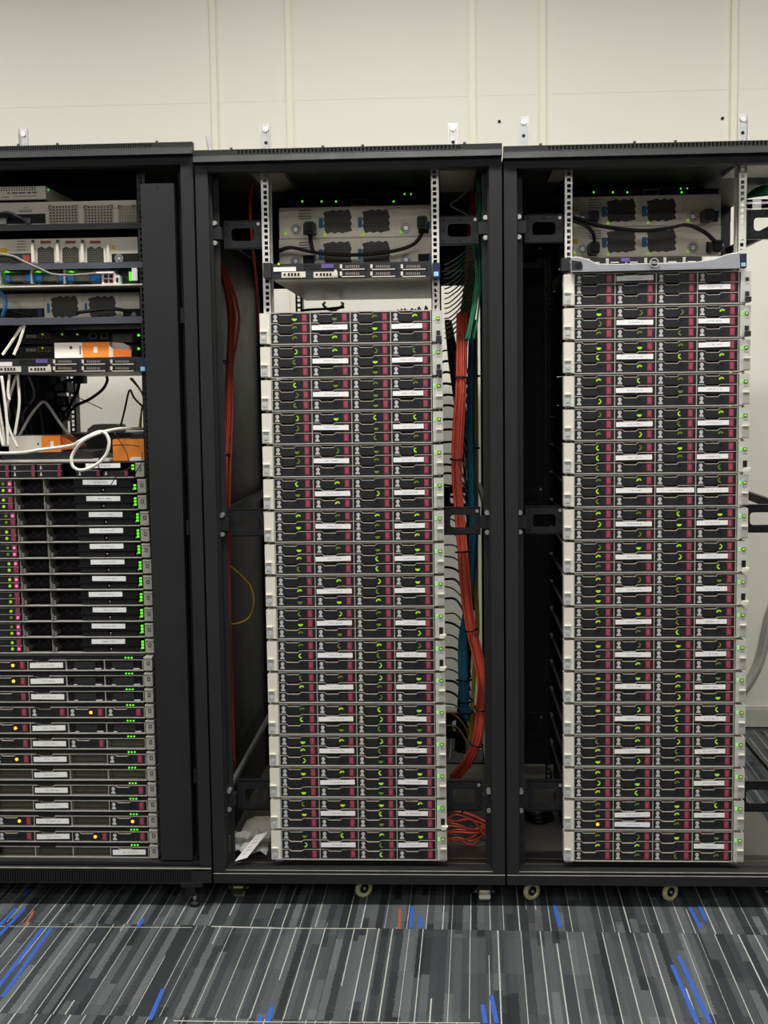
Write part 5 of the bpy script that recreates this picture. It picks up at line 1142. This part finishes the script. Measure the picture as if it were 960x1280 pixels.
# crumpled paper and plastic at the foot of the middle rack
def crumple(name, label, cat, px, Y0, Y1, z, amp, m, seed, group=None):
    rnd = random.Random(seed); nx, ny = 7, 5; a = at(px[0], 1075, (Y0 + Y1) / 2); b = at(px[1], 1075, (Y0 + Y1) / 2); mb = MB()
    for lay in range(2):
        rnd = random.Random(seed)
        for j in range(ny):
            for i in range(nx):
                u, v = i / (nx - 1), j / (ny - 1)
                mb.v.append((a.x + (b.x - a.x) * u + rnd.uniform(-0.006, 0.006), Y0 + (Y1 - Y0) * v + rnd.uniform(-0.006, 0.006), z + amp * rnd.random() * (0.4 + 0.6 * math.sin(math.pi * u)) + v * amp * 0.8 - lay * 0.0012))
    n = nx * ny
    for j in range(ny - 1):
        for i in range(nx - 1):
            q = (j * nx + i, j * nx + i + 1, (j + 1) * nx + i + 1, (j + 1) * nx + i); mb.face(q); mb.face([n + k for k in q[::-1]])
    return tag(mb.build(name, m), label, cat, group)
mat('plastic_film', (190, 190, 186), 0.3, var=0.2, scale=60)
crumple('plastic_sleeve', 'crumpled clear plastic sleeve on the rack sill under the drives', 'plastic sleeve', (284, 336), 0.03, 0.16, 0.115, 0.025, 'plastic_film', 4)
a = at(299, 1083, 0.0); b = at(314, 1062, 0.05)
L_ = tag(empty('paper_tag', (a.x, 0.03, 0.1)), 'white printed paper tag tucked into the plastic sleeve', 'paper tag')
mb = MB(); d = Vector((b.x - a.x, 0.09, b.z - a.z)); sdir = Vector((0.036, -0.004, 0.012)); p0 = Vector((a.x - 0.012, -0.005, 0.112)); p1 = p0 + Vector((0.05, 0.07, 0.05)); up = Vector((0, -0.0006, 0.0006))
q = [p0, p0 + sdir, p1 + sdir, p1]; mb.v = [tuple(v) for v in q] + [tuple(v - up * 2) for v in q]
for f_ in ((0, 1, 2, 3), (7, 6, 5, 4), (0, 4, 5, 1), (1, 5, 6, 2), (2, 6, 7, 3), (3, 7, 4, 0)): mb.face(f_)
mb.build('tag_sheet', 'white_card', L_)
mb = MB()
for k in range(5):
    o_ = p0 + (p1 - p0) * (0.2 + 0.14 * k) + sdir * 0.25 + up; e_ = o_ + sdir * (0.3 + 0.2 * (k % 2)); th = (p1 - p0).normalized() * 0.002; n0 = len(mb.v); mb.v += [tuple(o_), tuple(e_), tuple(e_ + th), tuple(o_ + th)]; mb.face((n0, n0 + 1, n0 + 2, n0 + 3))
mb.build('printed_line', 'ink', L_)
X0, X1, Z0, Z1 = prect(306, 1037, 345, 1053, 0.3)
C = tag(empty('document_box', ((X0 + X1) / 2, 0.27, 0.096)), 'pale flat box pushed back on the rack floor plate', 'box')
MB().prism([(X0, 0.096), (X1, 0.096), (X1, 0.124), (X0 + 0.03, 0.124), (X0, 0.112)], 0.2, 0.34).build('box_body', 'grey_card', C)
# black cords on the floor plate of the open-sided rack
coil = [at(*p) for p in ((655, 1012, 0.4), (668, 1018, 0.36), (680, 1022, 0.36), (690, 1014, 0.4), (684, 1008, 0.44))]
for i in range(3):
    cable('coiled_black_cable', 'coiled black cord lying on the floor plate of the open-sided rack', [(p.x * (1 - 0.004 * i), p.y, 0.1025 + 0.0122 * i) for p in coil], 0.006, 'cable_black', 'coiled black cords on the floor plate', world=True)
# connectors and short cables on the top server, seen under the flat server
T = tag(empty('cable_arm', (XM, 0.66, ZB + 17 * PU)), 'cable arm with white connectors lying on the topmost server below the open gap', 'cable arm')
zt2 = ZB + 17 * PU - 0.0025
MB().box(XM - 0.2, XM + 0.205, 0.64, 0.685, zt2, zt2 + 0.012).build('arm_bar', 'plastic_black', T)
rnd = random.Random(77)
for px0, px1 in ((432, 440), (441, 449), (450, 457), (474, 481), (482, 489)):
    a = at(px0, 388, 0.62); b = at(px1, 388, 0.62); MB().box(a.x, b.x, 0.61, 0.64, zt2, zt2 + 0.03 + rnd.uniform(-0.006, 0.006)).build('connector', 'white_card', T)
for i in range(9):
    x = at(495 + i * 4.4, 386, 0.6).x; MB().tube(smooth([(x, 0.6, zt2 + 0.003), (x + 0.005, 0.62, zt2 + 0.03 + rnd.uniform(0, 0.02)), (x + 0.015, 0.68, zt2 + 0.02)], 4), 0.003, 5).build('arm_cable', 'cable_green' if i % 2 else 'cable_white', T)
for pts in (((406, 378.5, 0.79), (404, 381, 0.75), (409, 386, 0.69), (416, 388.5, 0.66)), ((427, 378.5, 0.79), (429, 380.5, 0.75), (424, 385, 0.7), (418, 388.5, 0.66)), ((378, 388, 0.6), (390, 387, 0.6), (410, 386, 0.6), (430, 384, 0.62))):
    MB().tube(smooth([at(*p) for p in pts], 6), 0.0042, 6).build('arm_cable', 'cable_black', T)
# bright clips under the roof of the middle rack
X0, X1, Z0, Z1 = prect(291, 223, 316, 227.5, 0.3)
MB().box(X0, X1, 0.3, 0.33, Z0, Z1).build('roof_hook', 'silver_bright', rack_m)
MB().box(X0, X0 + 0.004, 0.3, 0.33, Z1, 2.017).build('roof_hook', 'silver_bright', rack_m)
MB().box(X1 - 0.004, X1, 0.3, 0.33, Z1, 2.017).build('roof_hook', 'silver_bright', rack_m)
# drop the helper property
for o in bpy.data.objects:
    if '_w' in o: del o['_w']
